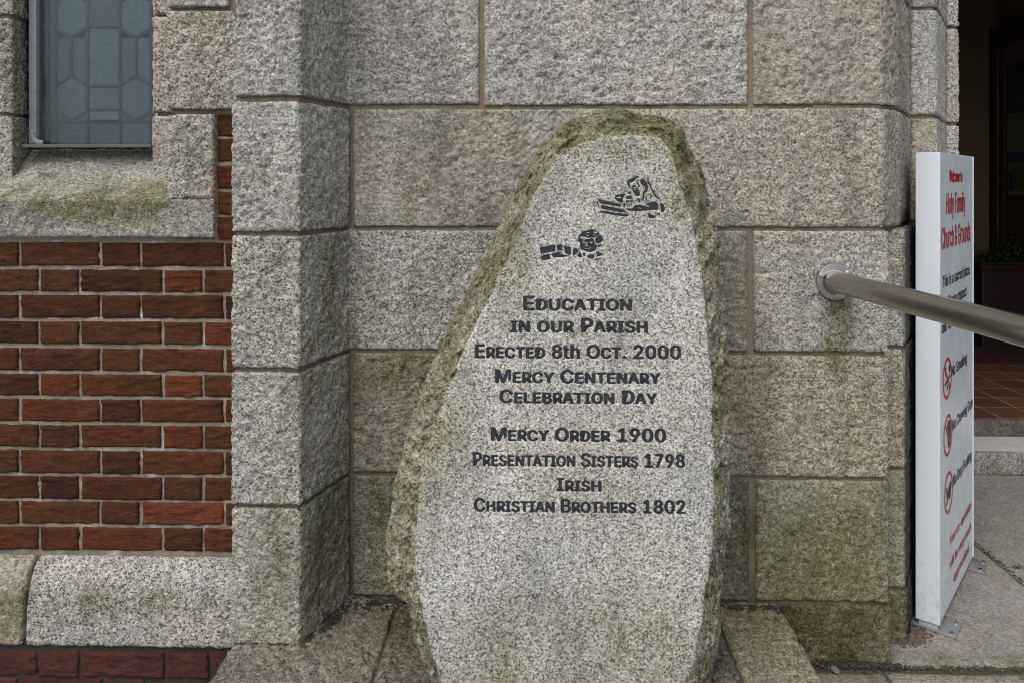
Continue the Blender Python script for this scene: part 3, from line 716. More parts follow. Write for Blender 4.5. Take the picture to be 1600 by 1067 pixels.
# leaded light: came strips and the separate panes between them
def L_(px, py): return atY(px, py, YL)
def came(a, b_, w=0.006):
    p, q = L_(*a), L_(*b_); d = q - p; n_ = np.array([-d[2], 0, d[0]]); n_ = n_ / np.linalg.norm(n_) * w
    bm = bmesh.new()
    lo = [bm.verts.new(Vector(v)) for v in (p - n_, p + n_, q + n_, q - n_)]
    hi = [bm.verts.new(Vector(v + np.array([0, -0.004, 0]))) for v in (p - n_ * .5, p + n_ * .5, q + n_ * .5, q - n_ * .5)]
    bm.faces.new(hi)
    for i in range(4): bm.faces.new((lo[i], lo[(i + 1) % 4], hi[(i + 1) % 4], hi[i]))
    bmesh.ops.recalc_face_normals(bm, faces=bm.faces)
    link_mesh('lead_came', bm_mesh('lead_came', bm), M['lead'], win)
prnd = random.Random(3)
def pane(poly, br=1.0):
    me = bpy.data.meshes.new('glass_pane')
    me.from_pydata([tuple(L_(*p) + np.array([0, 0.001, 0])) for p in poly], [], [tuple(range(len(poly)))])
    v = br * prnd.uniform(0.86, 1.14)
    link_mesh('glass_pane', me, M['pane'], win, (v, v, v, 1))
for dy in (0, -130):
    for cx, w in ((111, 24), (212, 24)):
        hexb = [(cx - w, 43 + dy), (cx, 59 + dy), (cx + w, 43 + dy)]
        hext = [(cx - w, 133 + dy), (cx, 119 + dy), (cx + w, 133 + dy)]
        pane([(cx - w, 133 + dy), (cx, 119 + dy), (cx + w, 133 + dy), (cx + w, 175 + dy), (cx, 189 + dy), (cx - w, 175 + dy)], 1.12)
        pane([(cx - w, 43 + dy), (cx, 59 + dy), (cx, 119 + dy), (cx - w, 133 + dy)], 0.9)
        pane([(cx + w, 43 + dy), (cx + w, 133 + dy), (cx, 119 + dy), (cx, 59 + dy)], 0.9)
        for a, b_ in zip(hext[:-1], hext[1:]): came(a, b_)
        came((cx, 59 + dy), (cx, 119 + dy)); came((cx - w, 175 + dy), (cx, 189 + dy)); came((cx, 189 + dy), (cx + w, 175 + dy))
        pane([(cx - w, 175 + dy), (cx, 189 + dy), (cx - w, 190 + dy)], 0.85); pane([(cx + w, 175 + dy), (cx + w, 190 + dy), (cx, 189 + dy)], 0.85)
    for a, b_, br in () if dy else ((45, 133, 1.0), (138, 171, 1.05), (173, 190, 1.3), (-14, 40, 0.75)):
        pane([(138, a + dy), (186, a + dy), (186, b_ + dy), (138, b_ + dy)], br)
    for y in (-100, -16) if dy else (42, 135.5, 172, 190): came((137, y + dy), (187, y + dy), 0.0048)
pane([(87, 190), (137, 190), (137, 232), (87, 232)], 0.8); pane([(137, 190), (187, 190), (187, 232), (137, 232)], 0.85); pane([(187, 190), (262, 190), (262, 232), (187, 232)], 0.8)
pane([(236, -120), (262, -120), (262, 190), (236, 190)], 0.9); pane([(78, -120), (88, -120), (88, 232), (78, 232)], 0.95)
for x in (87, 136.5, 187.5, 236): came((x, -120), (x, 232), 0.006)
came((80, 190.5), (262, 190.5), 0.006)
bm = bmesh.new()
bx(bm, xat(40, YL), xat(78, YL), YL - 0.004, YL + 0.05, 1.42, 2.3)
link_mesh('inner_reveal', bm_mesh('inner_reveal', bm), M['dark'], win)
box_obj('backing', (xat(30, YL), xat(275, YL), YL + 0.05, YL + 0.06, 1.40, 2.3), M['dark'], win)
p = atY(63, 268, 2.325)
bm = bmesh.new()
tw = link_mesh('twig', tube_mesh('twig', [tuple(atY(56, 266, 2.318)), tuple(atY(63, 268.5, 2.312)), tuple(atY(76, 273.5, 2.305))], [0.0022, 0.003, 0.0026], 8), M['twig'])
tag(tw, 'small grey twig lying on the sloping sill below the window', 'twig')

# ------------------------------------------------------------------ the memorial: a split boulder with one sawn, leaning face
TL = R(5.0)
SP0 = np.array([0, 1.775, LZ]); SN = np.array([0, -math.cos(TL), math.sin(TL)]); EX = np.array([1.0, 0, 0]); EY = np.array([0, math.sin(TL), math.cos(TL)])
def uv(px, py, back=0.0):
    p = onplane(px, py, SP0 - SN * back, SN); q = p - (SP0 - SN * back)
    return np.array([np.dot(q, EX), np.dot(q, EY)])
def fromuv(u, v, back): return SP0 + EX * np.asarray(u)[..., None] + EY * np.asarray(v)[..., None] - SN * np.asarray(back)[..., None]
OUT = [(925, 177), (955, 171), (990, 174), (1035, 181), (1064, 198), (1078, 222), (1090, 250), (1102, 285), (1112, 325), (1122, 355), (1127, 385), (1134, 410), (1133, 440), (1131, 475), (1134, 520), (1139, 560), (1140, 600),
       (1144, 650), (1144, 700), (1143, 750), (1141, 800), (1139, 830), (1134, 855), (1128, 885), (1131, 915), (1124, 935), (1128, 965), (1126, 1005), (1120, 1030), (1112, 1062), (1106, 1110),
       (690, 1110), (672, 1066), (664, 1040), (655, 1020), (647, 1000), (643, 975), (640, 945), (633, 940), (618, 928), (608, 912), (606, 880), (603, 855), (606, 830), (611, 790), (618, 750), (624, 715), (632, 690), (645, 650), (657, 610), (668, 580), (684, 545), (708, 500), (722, 470), (742, 430), (760, 395), (773, 368), (790, 330), (805, 300), (822, 265), (845, 232), (862, 212), (885, 190), (905, 181)]
INN = [(938, 214), (985, 211), (1030, 215), (1048, 233), (1060, 272), (1071, 315), (1083, 350), (1090, 385), (1098, 430), (1102, 480), (1109, 540), (1113, 600), (1114, 660), (1117, 720), (1117, 790), (1116, 845), (1109, 890), (1102, 930), (1096, 985), (1086, 1035), (1074, 1062), (1066, 1110),
       (700, 1110), (690, 1066), (677, 1030), (668, 995), (657, 945), (651, 910), (648, 860), (650, 810), (655, 765), (664, 715), (678, 665), (697, 615), (722, 555), (748, 500), (777, 435), (806, 375), (836, 300), (862, 258), (900, 228)]
CEN = uv(885, 690)
def radial(poly, back, N):
    P = np.array([uv(x, min(y, 1104), back) for x, y in poly]) - CEN
    a = np.arctan2(P[:, 1], P[:, 0]); r = np.hypot(P[:, 0], P[:, 1])
    # dense outline, then a look-up by angle
    k = np.linspace(0, 1, 24, endpoint=False)
    D = np.concatenate([P[i] + (P[(i + 1) % len(P)] - P[i]) * k[:, None] for i in range(len(P))])
    a = np.arctan2(D[:, 1], D[:, 0]); r = np.hypot(D[:, 0], D[:, 1]); o = np.argsort(a); a, r = a[o], r[o]
    th = np.linspace(-math.pi, math.pi, N, endpoint=False)
    return th, np.interp(th, np.concatenate([a - 2 * math.pi, a, a + 2 * math.pi]), np.tile(r, 3))
NA = 760
th, rin = radial(INN, 0.0, NA); _, rout = radial(OUT, 0.085, NA)
cs, sn = np.cos(th), np.sin(th)
def rn(f, seed, r): return vn(np.stack([cs * r * f, sn * r * f, np.zeros_like(cs)], -1), seed)
rin = rin + 0.0035 * rn(28, 3, rin) + 0.002 * rn(80, 4, rin)
rout = rout + 0.005 * rn(22, 5, rout) + 0.003 * rn(60, 6, rout)
stele = thing('memorial_stone', 'tall rough-edged granite boulder with a sawn face of carved black lettering and two carved children', 'memorial stone', (0.06, 1.86, LZ))
# broken rim, sides and back
K = 34
t = np.linspace(0, 1, K)[:, None]
rad = rin[None] - 0.006 + (rout - rin + 0.006)[None] * t
p3 = np.stack([cs[None] * rad, sn[None] * rad, np.broadcast_to(t * 0.09, rad.shape)], -1)
lump = fbm(p3 * 15, 4, 0.62, 21); fine_ = fbm(p3 * 46, 3, 0.6, 22)
dep = 0.0055 + 0.085 * t ** 1.25 + (lump * 0.032 + fine_ * 0.018) * np.clip(t * 4, 0, 1)
side = np.linspace(0, 1, 14)[1:, None]
rads = rout[None] * (1 - 0.05 * side ** 1.5) ; p4 = np.stack([cs[None] * rads, sn[None] * rads, np.broadcast_to(0.09 + side * 0.11, rads.shape)], -1)
l4 = fbm(p4 * 15, 4, 0.6, 21) * 0.016 * (1 - 0 * side)
rads = rads + l4 * np.clip(side * 2, 0, 1) - 0.004 * side
deps = dep[-1][None] + (0.20 - dep[-1][None]) * side
rad = np.concatenate([rad, rads, rads[-1:] * 0.5]); dep = np.concatenate([dep, deps, deps[-1:]])
vv = CEN[1] + sn[None] * rad
lowest = (LZ - 0.004 - SP0[2]) / math.cos(TL)
Vt = fromuv(CEN[0] + cs[None] * rad, np.maximum(vv, lowest - 0.02), dep).reshape(-1, 3)
link_mesh('rough_edge', mesh_np('rough_edge', Vt, grid_quads(len(rad), NA, True)[:, ::-1]), M['rim'], stele, (1, 1, 1, 0.45))

# ---- lettering
FONT = None
try:
    import os
    FONT = bpy.data.fonts.load(os.path.join(bpy.utils.system_resource('DATAFILES'), 'fonts', 'Inter.woff2'))
except Exception: FONT = None
def text_mesh(s, bold=0.0, small_caps=None, spacing=1.0):
    c = bpy.data.curves.new('lettering', 'FONT'); c.body = s; c.size = 1.0; c.offset = 0.0;
    if FONT: c.font = FONT
    c.resolution_u = 4
    c.space_character = spacing
    if small_caps:
        c.small_caps_scale = 0.80
        for ch, f in zip(s, c.body_format):
            f.use_small_caps = ch.islower()
        for w_ in small_caps:
            if not w_: continue
            i = s.find(w_)
            for k in range(i, i + len(w_)): c.body_format[k].use_small_caps = False
    o = bpy.data.objects.new('lettering', c)
    me = bpy.data.meshes.new_from_object(o)
    bpy.data.objects.remove(o); bpy.data.curves.remove(c)
    me.materials.clear()
    return me
_cap = text_mesh('H'); CAP = max(v.co.y for v in _cap.vertices)
def place_text(name, s, mat, parent, u0, u1, z0, cap, to3d, bold, small_caps=None, spacing=1.0, cuts_uv=None):
    me = text_mesh(s, bold, small_caps, spacing)
    n = len(me.vertices); co = np.zeros(n * 3); me.vertices.foreach_get('co', co); co = co.reshape(-1, 3)
    polys = [list(p.vertices) for p in me.polygons]
    bpy.data.meshes.remove(me)
    a, b_ = co[:, 0].min() - bold, co[:, 0].max() + bold
    sx = (u1 - u0) / (b_ - a)
    # words: the letters' x ranges parted by wide gaps
    iv = sorted((co[p, 0].min(), co[p, 0].max()) for p in polys)
    cuts, hi = [], iv[0][1]
    for lo_, h_ in iv:
        if lo_ - hi > 0.21 * spacing: cuts.append((lo_ + hi) / 2)
        hi = max(hi, h_)
    word = [sum(co[p, 0].mean() > c for c in cuts) for p in polys]
    for w in sorted(set(word)):
        ps = [p for p, q_ in zip(polys, word) if q_ == w]
        V, F = [], []
        offs = [(0, 0)] if not bold else [(-bold, 0), (bold, 0), (0, bold * .5), (0, -bold * .5), (-bold * .5, bold * .3), (bold * .5, -bold * .3)]
        for i, (dx, dy) in enumerate(offs):                # heavier strokes: slightly shifted layers, each a hair prouder
            ids = sorted({k for p in ps for k in p}); mp = {k: j for j, k in enumerate(ids)}
            c = co[ids]
            V.append(to3d(u0 + (c[:, 0] + dx - a) * sx, z0 + (c[:, 1] + dy) * cap / CAP, 0.0001 * i))
            F += [[mp[k] + i * len(ids) for k in p] for p in ps]
        if cuts_uv is not None:
            for v_, f in [(v_, f) for v_ in [np.stack([u0 + (co[:, 0] + dx - a) * sx, z0 + (co[:, 1] + dy) * cap / CAP], -1) for dx, dy in offs] for f in ps]:
                cuts_uv += [((v_[f[0]], v_[f[k]], v_[f[k + 1]]), 1.0) for k in range(1, len(f) - 1)]
        m2 = bpy.data.meshes.new(name); m2.from_pydata(np.concatenate(V).tolist(), [], F)
        link_mesh(name, m2, mat, parent)
CUTS = []
def stele3(u, v, l=0): return fromuv(u, v, np.full_like(np.asarray(u, float), 0.0017 - l))
for s, x0, x1, yt, yb, keep in [('Education', 817, 988, 464, 485, ['']), ('in our Parish', 797, 1013, 498, 519, ['']), ('Erected 8th Oct. 2000', 742, 1065, 538.7, 558.6, ['th']),
                                ('Mercy Centenary', 773.5, 1033, 577.5, 597.5, ['']), ('Celebration Day', 780, 1028, 609, 629, ['']), ('Mercy Order 1900', 767, 1041.5, 668, 688, ['']),
                                ('Presentation Sisters 1798', 738.5, 1071, 707, 727, ['']), ('Irish', 869, 940, 747, 766.5, ['']), ('Christian Brothers 1802', 740, 1072, 778.5, 798.5, [''])]:
    a, b_, tp = uv(x0, yb), uv(x1, yb), uv(x0, yt)
    place_text('inscription', s, M['letter'], stele, a[0], b_[0], a[1], tp[1] - a[1], stele3, 0.042, keep, spacing=1.04, cuts_uv=CUTS)
def carved(name, label, polys, ox, oy, sc, lights=()):
    for ps, val in ((polys, 1.0), (lights, 0.0)):          # lights: lines of stone left standing inside the dark cuts
        bm = bmesh.new()
        for p in ps:
            w_ = [uv(ox + x / sc, oy + y / sc) for x, y in p]
            try: bm.faces.new([bm.verts.new(Vector((w[0], w[1], 0))) for w in w_])
            except ValueError: pass
        bmesh.ops.triangulate(bm, faces=bm.faces)
        for f in bm.faces: CUTS.append((tuple((v.co.x, v.co.y) for v in f.verts), val))
        if val:
            for v in bm.verts: v.co = Vector(fromuv(np.array([v.co.x]), np.array([v.co.y]), np.array([0.0015]))[0])
            bmesh.ops.recalc_face_normals(bm, faces=bm.faces)
            link_mesh(name, bm_mesh(name, bm), M['letter'], stele)['label'] = label
        else: bm.free()
carved('carved_child', 'carved girl with long hair leaning on a plank', [
    [(110, 575), (590, 690), (625, 745), (440, 722), (165, 668)], [(175, 705), (660, 795), (725, 865), (560, 852), (200, 788)], [(165, 820), (760, 905), (772, 945), (480, 928), (180, 862)],
    [(72, 580), (100, 620), (150, 700), (165, 790), (170, 818), (125, 720)], [(470, 540), (530, 492), (705, 465), (690, 520), (645, 565), (660, 640), (600, 662), (520, 622), (480, 582)],
    [(715, 515), (835, 515), (842, 585), (712, 582)], [(645, 690), (690, 660), (700, 770), (660, 740)], [(700, 615), (855, 605), (860, 640), (830, 640), (705, 650)],
    [(715, 650), (735, 650), (745, 740), (728, 735)], [(762, 650), (778, 650), (785, 755), (770, 755)], [(808, 650), (824, 650), (828, 745), (812, 750)],
    [(690, 780), (800, 790), (860, 765), (890, 712), (1020, 708), (1210, 750), (1120, 690), (1260, 640), (1330, 636), (1385, 690), (1392, 800), (1000, 838), (780, 828)],
    [(1415, 655), (1500, 700), (1525, 780), (1505, 860), (1440, 856), (1425, 760)], [(1145, 880), (1200, 880), (1350, 960), (1280, 985), (1190, 978)], [(1320, 868), (1400, 890), (1440, 942), (1370, 912)],
    [(820, 310), (900, 285), (940, 340), (1000, 420), (1004, 510), (930, 532), (890, 485), (850, 420)], [(725, 240), (770, 180), (860, 140), (930, 105), (1005, 125), (900, 165), (785, 240), (795, 330), (812, 385), (780, 360), (740, 290)],
    [(1005, 185), (1080, 165), (1145, 240), (1175, 330), (1155, 440), (1110, 450), (1105, 340), (1060, 300), (1010, 245)], [(1138, 165), (1160, 170), (1225, 270), (1275, 400), (1420, 604), (1360, 575), (1270, 470), (1230, 370), (1180, 265)],
    [(1060, 430), (1115, 400), (1085, 600), (1052, 622)], [(945, 570), (990, 575), (1012, 655), (975, 662)], [(1108, 540), (1142, 530), (1152, 625), (1115, 604)], [(925, 205), (962, 220), (1012, 330), (978, 345)],
    [(750, 440), (788, 412), (822, 460), (800, 482), (755, 478)], [(1198, 488), (1232, 500), (1244, 585), (1220, 565)], [(795, 225), (900, 175), (905, 195), (800, 255)]], 925, 268, 13.333,
    [[(865, 340), (930, 335), (925, 352), (870, 355)], [(870, 375), (925, 370), (930, 390), (880, 392)], [(505, 540), (620, 545), (615, 560), (515, 557)], [(970, 750), (1040, 790), (1030, 798), (965, 765)]])
carved('carved_child', 'carved boy with short curly hair and outstretched sleeve', [
    [(110, 490), (440, 428), (462, 470), (450, 572), (140, 634)], [(480, 428), (590, 438), (622, 562), (510, 562), (490, 500)], [(650, 452), (800, 493), (802, 645), (740, 655), (655, 600)], [(850, 503), (940, 518), (962, 580), (880, 664), (828, 642)],
    [(130, 680), (332, 633), (352, 742), (170, 778)], [(360, 642), (520, 586), (620, 600), (560, 620), (640, 650), (810, 682), (560, 704), (400, 704)], [(980, 588), (1030, 640), (1048, 708), (920, 684)], [(1048, 618), (1112, 604), (1106, 684), (1064, 672)],
    [(1140, 690), (1170, 650), (1200, 665), (1215, 632), (1250, 655), (1312, 628), (1312, 712), (1260, 742), (1170, 718)], [(1345, 578), (1400, 588), (1512, 655), (1370, 694)], [(1288, 768), (1360, 722), (1388, 748), (1320, 778)],
    [(950, 310), (985, 220), (1060, 148), (1180, 112), (1310, 112), (1392, 160), (1420, 215), (1330, 262), (1180, 285), (1010, 250), (985, 385), (958, 375)], [(1335, 290), (1422, 215), (1482, 260), (1502, 330), (1470, 375), (1350, 412), (1322, 350)], [(1368, 440), (1450, 420), (1452, 470), (1390, 492)],
    [(1000, 310), (1150, 308), (1290, 290), (1300, 380), (1372, 470), (1330, 550), (1250, 592), (1150, 590), (1060, 552), (1000, 530), (988, 400)]], 835, 352, 13.913,
    [[(1030, 375), (1060, 355), (1105, 380), (1075, 400)], [(1200, 385), (1235, 365), (1275, 385), (1240, 408)], [(1135, 375), (1155, 375), (1130, 435), (1175, 450), (1165, 465), (1100, 445)], [(1070, 480), (1110, 505), (1180, 510), (1225, 485), (1230, 500), (1180, 528), (1100, 520)],
     [(1110, 182), (1200, 148), (1210, 165), (1125, 190)], [(1265, 152), (1340, 148), (1385, 185), (1345, 188)], [(1280, 210), (1360, 205), (1365, 222), (1290, 226)], [(1135, 225), (1170, 222), (1172, 238), (1140, 242)], [(1030, 322), (1100, 318), (1110, 332), (1040, 335)]])

# sawn face: a fine sheet cut to the outline; letters and figures are sunk into it with sloping sides
GR = 0.0012
umax, vmax = (CEN[0] + cs * rin).max(), (CEN[1] + sn * rin).max()
umin, vmin = (CEN[0] + cs * rin).min(), (CEN[1] + sn * rin).min()
gu = np.arange(umin - 0.003, umax + 0.003, GR); gv = np.arange(max(vmin, lowest) - 0.003, vmax + 0.003, GR)
cut = np.zeros((len(gv), len(gu)))
def fill_tri(t, val):
    a, b_, c = t
    i0_, i1_ = np.searchsorted(gu, min(a[0], b_[0], c[0])), np.searchsorted(gu, max(a[0], b_[0], c[0]))
    j0_, j1_ = np.searchsorted(gv, min(a[1], b_[1], c[1])), np.searchsorted(gv, max(a[1], b_[1], c[1]))
    if i1_ <= i0_ or j1_ <= j0_: return
    X_, Y_ = gu[None, i0_:i1_], gv[j0_:j1_, None]
    e = lambda p, q_: (q_[0] - p[0]) * (Y_ - p[1]) - (q_[1] - p[1]) * (X_ - p[0])
    w0, w1, w2 = e(a, b_), e(b_, c), e(c, a)
    m_ = ((w0 >= 0) & (w1 >= 0) & (w2 >= 0)) | ((w0 <= 0) & (w1 <= 0) & (w2 <= 0))
    cut[j0_:j1_, i0_:i1_][m_] = val
for t_, v_ in CUTS: fill_tri(t_, v_)
for _ in range(1):
    pc = np.pad(cut, 1, mode='edge'); cut = (pc[1:-1, 1:-1] * 2 + pc[:-2, 1:-1] + pc[2:, 1:-1] + pc[1:-1, :-2] + pc[1:-1, 2:]) / 6
Ug, Vg = np.meshgrid(gu, gv)
ang = np.arctan2(Vg - CEN[1], Ug - CEN[0]); rg = np.hypot(Vg - CEN[1], Ug - CEN[0])
rl = np.interp(ang, np.append(th, math.pi), np.append(rin, rin[0]))
edge_d = rl - rg
pf = np.stack([Ug, Vg, np.zeros_like(Ug)], -1)
bk = cut * 0.0030 + 0.004 * np.clip(1 - edge_d / 0.012, 0, 1) ** 2 * (1 + 0.7 * vn(pf * 60, 9)) + 0.00035 * fbm(pf * 260, 2, 0.7, 12) * (1 - cut) + 0.0006 * vn(pf * 12, 15) * (1 - cut)
P_ = fromuv(Ug, Vg, bk).reshape(-1, 3)
inside = edge_d > 0
qf = grid_quads(len(gv), len(gu)); qf = qf[inside.ravel()[qf].all(1)]
used = np.unique(qf); remap = np.full(len(P_), -1); remap[used] = np.arange(len(used))
link_mesh('sawn_face', mesh_np('sawn_face', P_[used], remap[qf]), M['face'], stele, (1, 1, 1, 0.12))

# ------------------------------------------------------------------ ledge bits
def flakes(name, spots, mat, parent, kind='stuff', label=None, n=200, s=(0.002, 0.006), seed=1):
    r = random.Random(seed); bm = bmesh.new()
    for i in range(n):
        c = spots(r); k = r.uniform(*s)
        rr = bmesh.ops.create_icosphere(bm, subdivisions=1, radius=k)
        m = Matrix.Rotation(r.uniform(0, 6.28), 4, 'Z') @ Matrix.Diagonal((1, r.uniform(0.5, 1), r.uniform(0.3, 0.8), 1))
        for v in rr['verts']: v.co = (m @ v.co) * (1 + r.uniform(-.25, .25)) + Vector(c)
    o = link_mesh(name, bm_mesh(name, bm), mat, parent)
    if kind: o['kind'] = kind
    return o
def along(a, b_, w, z):
    def f(r):
        t = r.random(); return (a[0] + (b_[0] - a[0]) * t + r.gauss(0, w), a[1] + (b_[1] - a[1]) * t - abs(r.gauss(0, w)), z + r.uniform(0, 0.004))
    return f
flakes('dark_grit', along((xc + .01, 2.21), (-0.33, 2.21), 0.018, LZ), M['dirt'], None, n=260, s=(.0025, .007), seed=2)
flakes('dark_grit', along((xp1 + .012, 1.99), (xc + .005, 2.19), 0.008, LZ), M['dirt'], None, n=200, s=(.0025, .006), seed=3)
flakes('pale_grit', along((xc + .02, 2.17), (-0.33, 2.19), 0.02, LZ + .002), M['grit'], None, n=70, s=(.0012, .003), seed=4)
flakes('dark_grit', along((0.55, 2.21), (0.72, 2.21), 0.012, LZ), M['dirt'], None, n=120, s=(.0025, .006), seed=5)
flakes('dark_grit', along((0.72, 2.212), (1.04, 2.212), 0.012, -0.004), M['dirt'], None, n=260, s=(.003, .008), seed=6)
flakes('moss_grit', along((0.98, 2.205), (2.2, 2.205), 0.006, -0.006), simple('dark moss', (0.06, 0.058, 0.03), 0.95, var=0.5, vscale=40), None, n=520, s=(.003, .008), seed=7)
flakes('pale_grit', along((0.72, 2.20), (1.3, 2.20), 0.012, 0.0), M['grit'], None, n=60, s=(.0012, .003), seed=8)
gp = atZ(1205, 960, LZ)
bm = bmesh.new(); r_ = bmesh.ops.create_uvsphere(bm, u_segments=14, v_segments=8, radius=1)
for v in r_['verts']: v.co = Vector((v.co.x * (0.0125 + 0.002 * math.sin(5 * v.co.y)), v.co.y * 0.009, v.co.z * 0.003)) + Vector(gp) + Vector((0, 0, 0.001))
tag(link_mesh('chewing_gum', bm_mesh('chewing_gum', bm), M['gum']), 'pale blob of old gum on the right corner of the mossy ledge', 'chewing gum')
gp = atZ(1305, 1046, 0.0)
bm = bmesh.new(); r_ = bmesh.ops.create_uvsphere(bm, u_segments=12, v_segments=8, radius=1)
for v in r_['verts']: v.co = Vector((v.co.x * 0.011, v.co.y * 0.018, v.co.z * 0.004)) + Vector(gp) + Vector((0, 0, 0.001))
tag(link_mesh('chewing_gum', bm_mesh('chewing_gum', bm), M['gum'], color=(1, 1, 1, 1)), 'grey blob of old gum on the paving right of the ledge', 'chewing gum')

# ------------------------------------------------------------------ welcome sign
def ad(px, d): return C0 + ray(px, PY0) * d
nr, fa = ad(1468, 2.33), ad(1520.5, 2.763)
EU = (fa - nr); EU[2] = 0; WS = float(np.linalg.norm(EU)); EU = EU / WS
EN = np.array([EU[1], -EU[0], 0.0])                        # out of the printed face
TS = 0.064
SB, ST = 0.022, 1.457
sign = thing('welcome_sign', 'tall white box sign with red and black lettering standing on metal feet by the doorway', 'sign', tuple((nr + fa) / 2 * np.array([1, 1, 0])))
mx = Matrix(((EU[0], -EN[0], 0, nr[0]), (EU[1], -EN[1], 0, nr[1]), (0, 0, 1, 0), (0, 0, 0, 1)))
box_obj('panel', (0, WS, 0, TS, SB, ST), M['white'], sign, bev=0.0035, mtx=mx)
for u0_, u1_ in ((WS - 0.005, WS + 0.0015), (-0.0012, 0.0035)):
    box_obj('edge_trim', (u0_, u1_, -0.0022, TS + 0.0012, SB + 0.001, ST - 0.001), M['white'], sign, bev=0.001, mtx=mx)
for u in (0.035, WS - 0.035):
    bm = bmesh.new(); bx(bm, u - 0.042, u + 0.05, -0.045, TS + 0.04, 0.001, 0.009, bev=0.002, mtx=mx)
    f = link_mesh('foot_plate', bm_mesh('foot_plate', bm), M['alu'], sign)
    bm = bmesh.new(); bx(bm, u - 0.028, u + 0.028, 0.006, TS - 0.006, 0.007, SB + 0.01, mtx=mx)
    o = link_mesh('post_stub', bm_mesh('post_stub', bm), M['alu'], sign)
    for du, dv in ((0.038, -0.032), (-0.03, -0.032), (0.038, TS + 0.028)):
        bm = bmesh.new()
        rr = bmesh.ops.create_cone(bm, cap_ends=True, segments=10, radius1=0.006, radius2=0.005, depth=0.006)
        for v in rr['verts']: v.co = mx @ (v.co + Vector((u + du, dv, 0.011)))
        link_mesh('bolt', bm_mesh('bolt', bm), M['steel'], sign)
def su(px, py):
    p = onplane(px, py, nr, EN); return float(np.dot(p - nr, EU)), float(p[2])
def sign3(u, v, l=0): 
    u = np.asarray(u, float); return nr * np.array([1, 1, 0]) + EU * u[..., None] + np.array([0, 0, 1.0]) * np.asarray(v)[..., None] + EN * (0.0008 + l)
for s, x0, yb, x1, cap, m, bold in [('Welcome to', 1483, 284.5, 1503.4, 18, 'red', .02), ('Holy Family', 1478.3, 335, 1507.8, 32.5, 'red', .012), ('Church & Grounds', 1470.6, 390.5, 1516, 34, 'red', .006),
                                    ('This is a sacred place.', 1472.7, 450, 1515.3, 17.5, 'black', .004), ('Please respect', 1481, 480, 1510, 17.5, 'black', .004), ('our Church', 1471.6, 522, 1497, 17.5, 'black', .012),
                                    ('No Smoking', 1486.7, 588, 1510.4, 17, 'black', .004), ('No Chewing Gum', 1487.8, 673, 1519.3, 17, 'black', .004), ('No Dog Fouling', 1489, 760, 1517.4, 17, 'black', .004),
                                    ('Your co-operation', 1483.5, 853, 1517.2, 14, 'red', .004), ('will be very much', 1483.5, 890, 1517.2, 14, 'red', .004), ('appreciated', 1489.6, 909, 1513.6, 14, 'red', .004)]:
    (u0, z0), (u1, _) = su(x0, yb), su(x1, yb)
    dpt = float(np.dot(nr + EU * u0, FW))
    place_text('lettering', s, M[m], sign, u0, u1, z0, cap * dpt / FPX, sign3, bold)
def flat(polys, name, mat, parent, lift=0.0012):
    bm = bmesh.new()
    for p in polys:
        vsx = [bm.verts.new(Vector(nr * np.array([1, 1, 0]) + EU * u + np.array([0, 0, z]) + EN * lift)) for u, z in p]
        bm.faces.new(vsx)
    bmesh.ops.triangulate(bm, faces=bm.faces); bmesh.ops.recalc_face_normals(bm, faces=bm.faces)
    o = link_mesh(name, bm_mesh(name, bm), mat, parent)
    if parent is not sign: o.location = (0, 0, 0)
    return o
for k, (px, py) in enumerate([(1479.8, 590.3), (1480.9, 679), (1482, 768.5)]):
    (uc, zc) = su(px, py); rr = 0.0655; ri = 0.0555
    n = 40; c = [(math.cos(2 * math.pi * i / n), math.sin(2 * math.pi * i / n)) for i in range(n)]
    ring = flat([[(uc + c[i][0] * rr, zc + c[i][1] * rr), (uc + c[(i + 1) % n][0] * rr, zc + c[(i + 1) % n][1] * rr), (uc + c[(i + 1) % n][0] * ri, zc + c[(i + 1) % n][1] * ri), (uc + c[i][0] * ri, zc + c[i][1] * ri)] for i in range(n)], 'prohibition_symbol', M['red'], sign)
    def S_(*p): return [(uc + a * rr, zc + b_ * rr) for a, b_ in p]
    if k == 0: pic = [S_((-0.55, -0.32), (0.5, -0.05), (0.5, 0.08), (-0.58, -0.18)), S_((0.55, -0.04), (0.68, -0.01), (0.68, 0.12), (0.55, 0.09)), S_((0.5, 0.15), (0.62, 0.2), (0.42, 0.36), (0.56, 0.58), (0.46, 0.6), (0.3, 0.36)), S_((-0.3, 0.1), (-0.18, 0.15), (-0.36, 0.38), (-0.2, 0.56), (-0.32, 0.6), (-0.48, 0.38)), S_((-.1, -.6), (.1, -.55), (.05, -.3), (-.1, -.3))]
    elif k == 1: pic = [S_((-0.2, 0.5), (0.1, 0.72), (0.5, 0.6), (0.66, 0.3), (0.66, -0.2), (0.4, -0.62), (0.05, -0.66), (0.1, -0.3), (-0.05, -0.2), (-0.1, 0.05), (0.02, 0.2))]
    else: pic = [S_((-0.5, 0.1), (-0.62, 0.38), (-0.52, 0.4), (-0.38, 0.16), (0.2, 0.2), (0.34, 0.48), (0.46, 0.4), (0.68, 0.34), (0.64, 0.22), (0.44, 0.18), (0.36, -0.02), (0.34, -0.42), (0.24, -0.42), (0.2, -0.1), (-0.16, -0.08), (-0.26, -0.44), (-0.4, -0.44), (-0.36, -0.1)), S_((-0.7, -0.44), (-0.55, -0.3), (-0.46, -0.46))]
    flat(pic, 'pictogram', M['black'], ring, 0.0014)
    if k < 2:
        a = R(-45); d = np.array([math.cos(a), math.sin(a)]) * 0.058; w = np.array([math.sin(a), -math.cos(a)]) * 0.0048
        e = np.array([uc, zc]) 
        flat([[tuple(e - d - w), tuple(e + d - w), tuple(e + d + w), tuple(e - d + w)]], 'diagonal_bar', M['red'], ring, 0.0018)

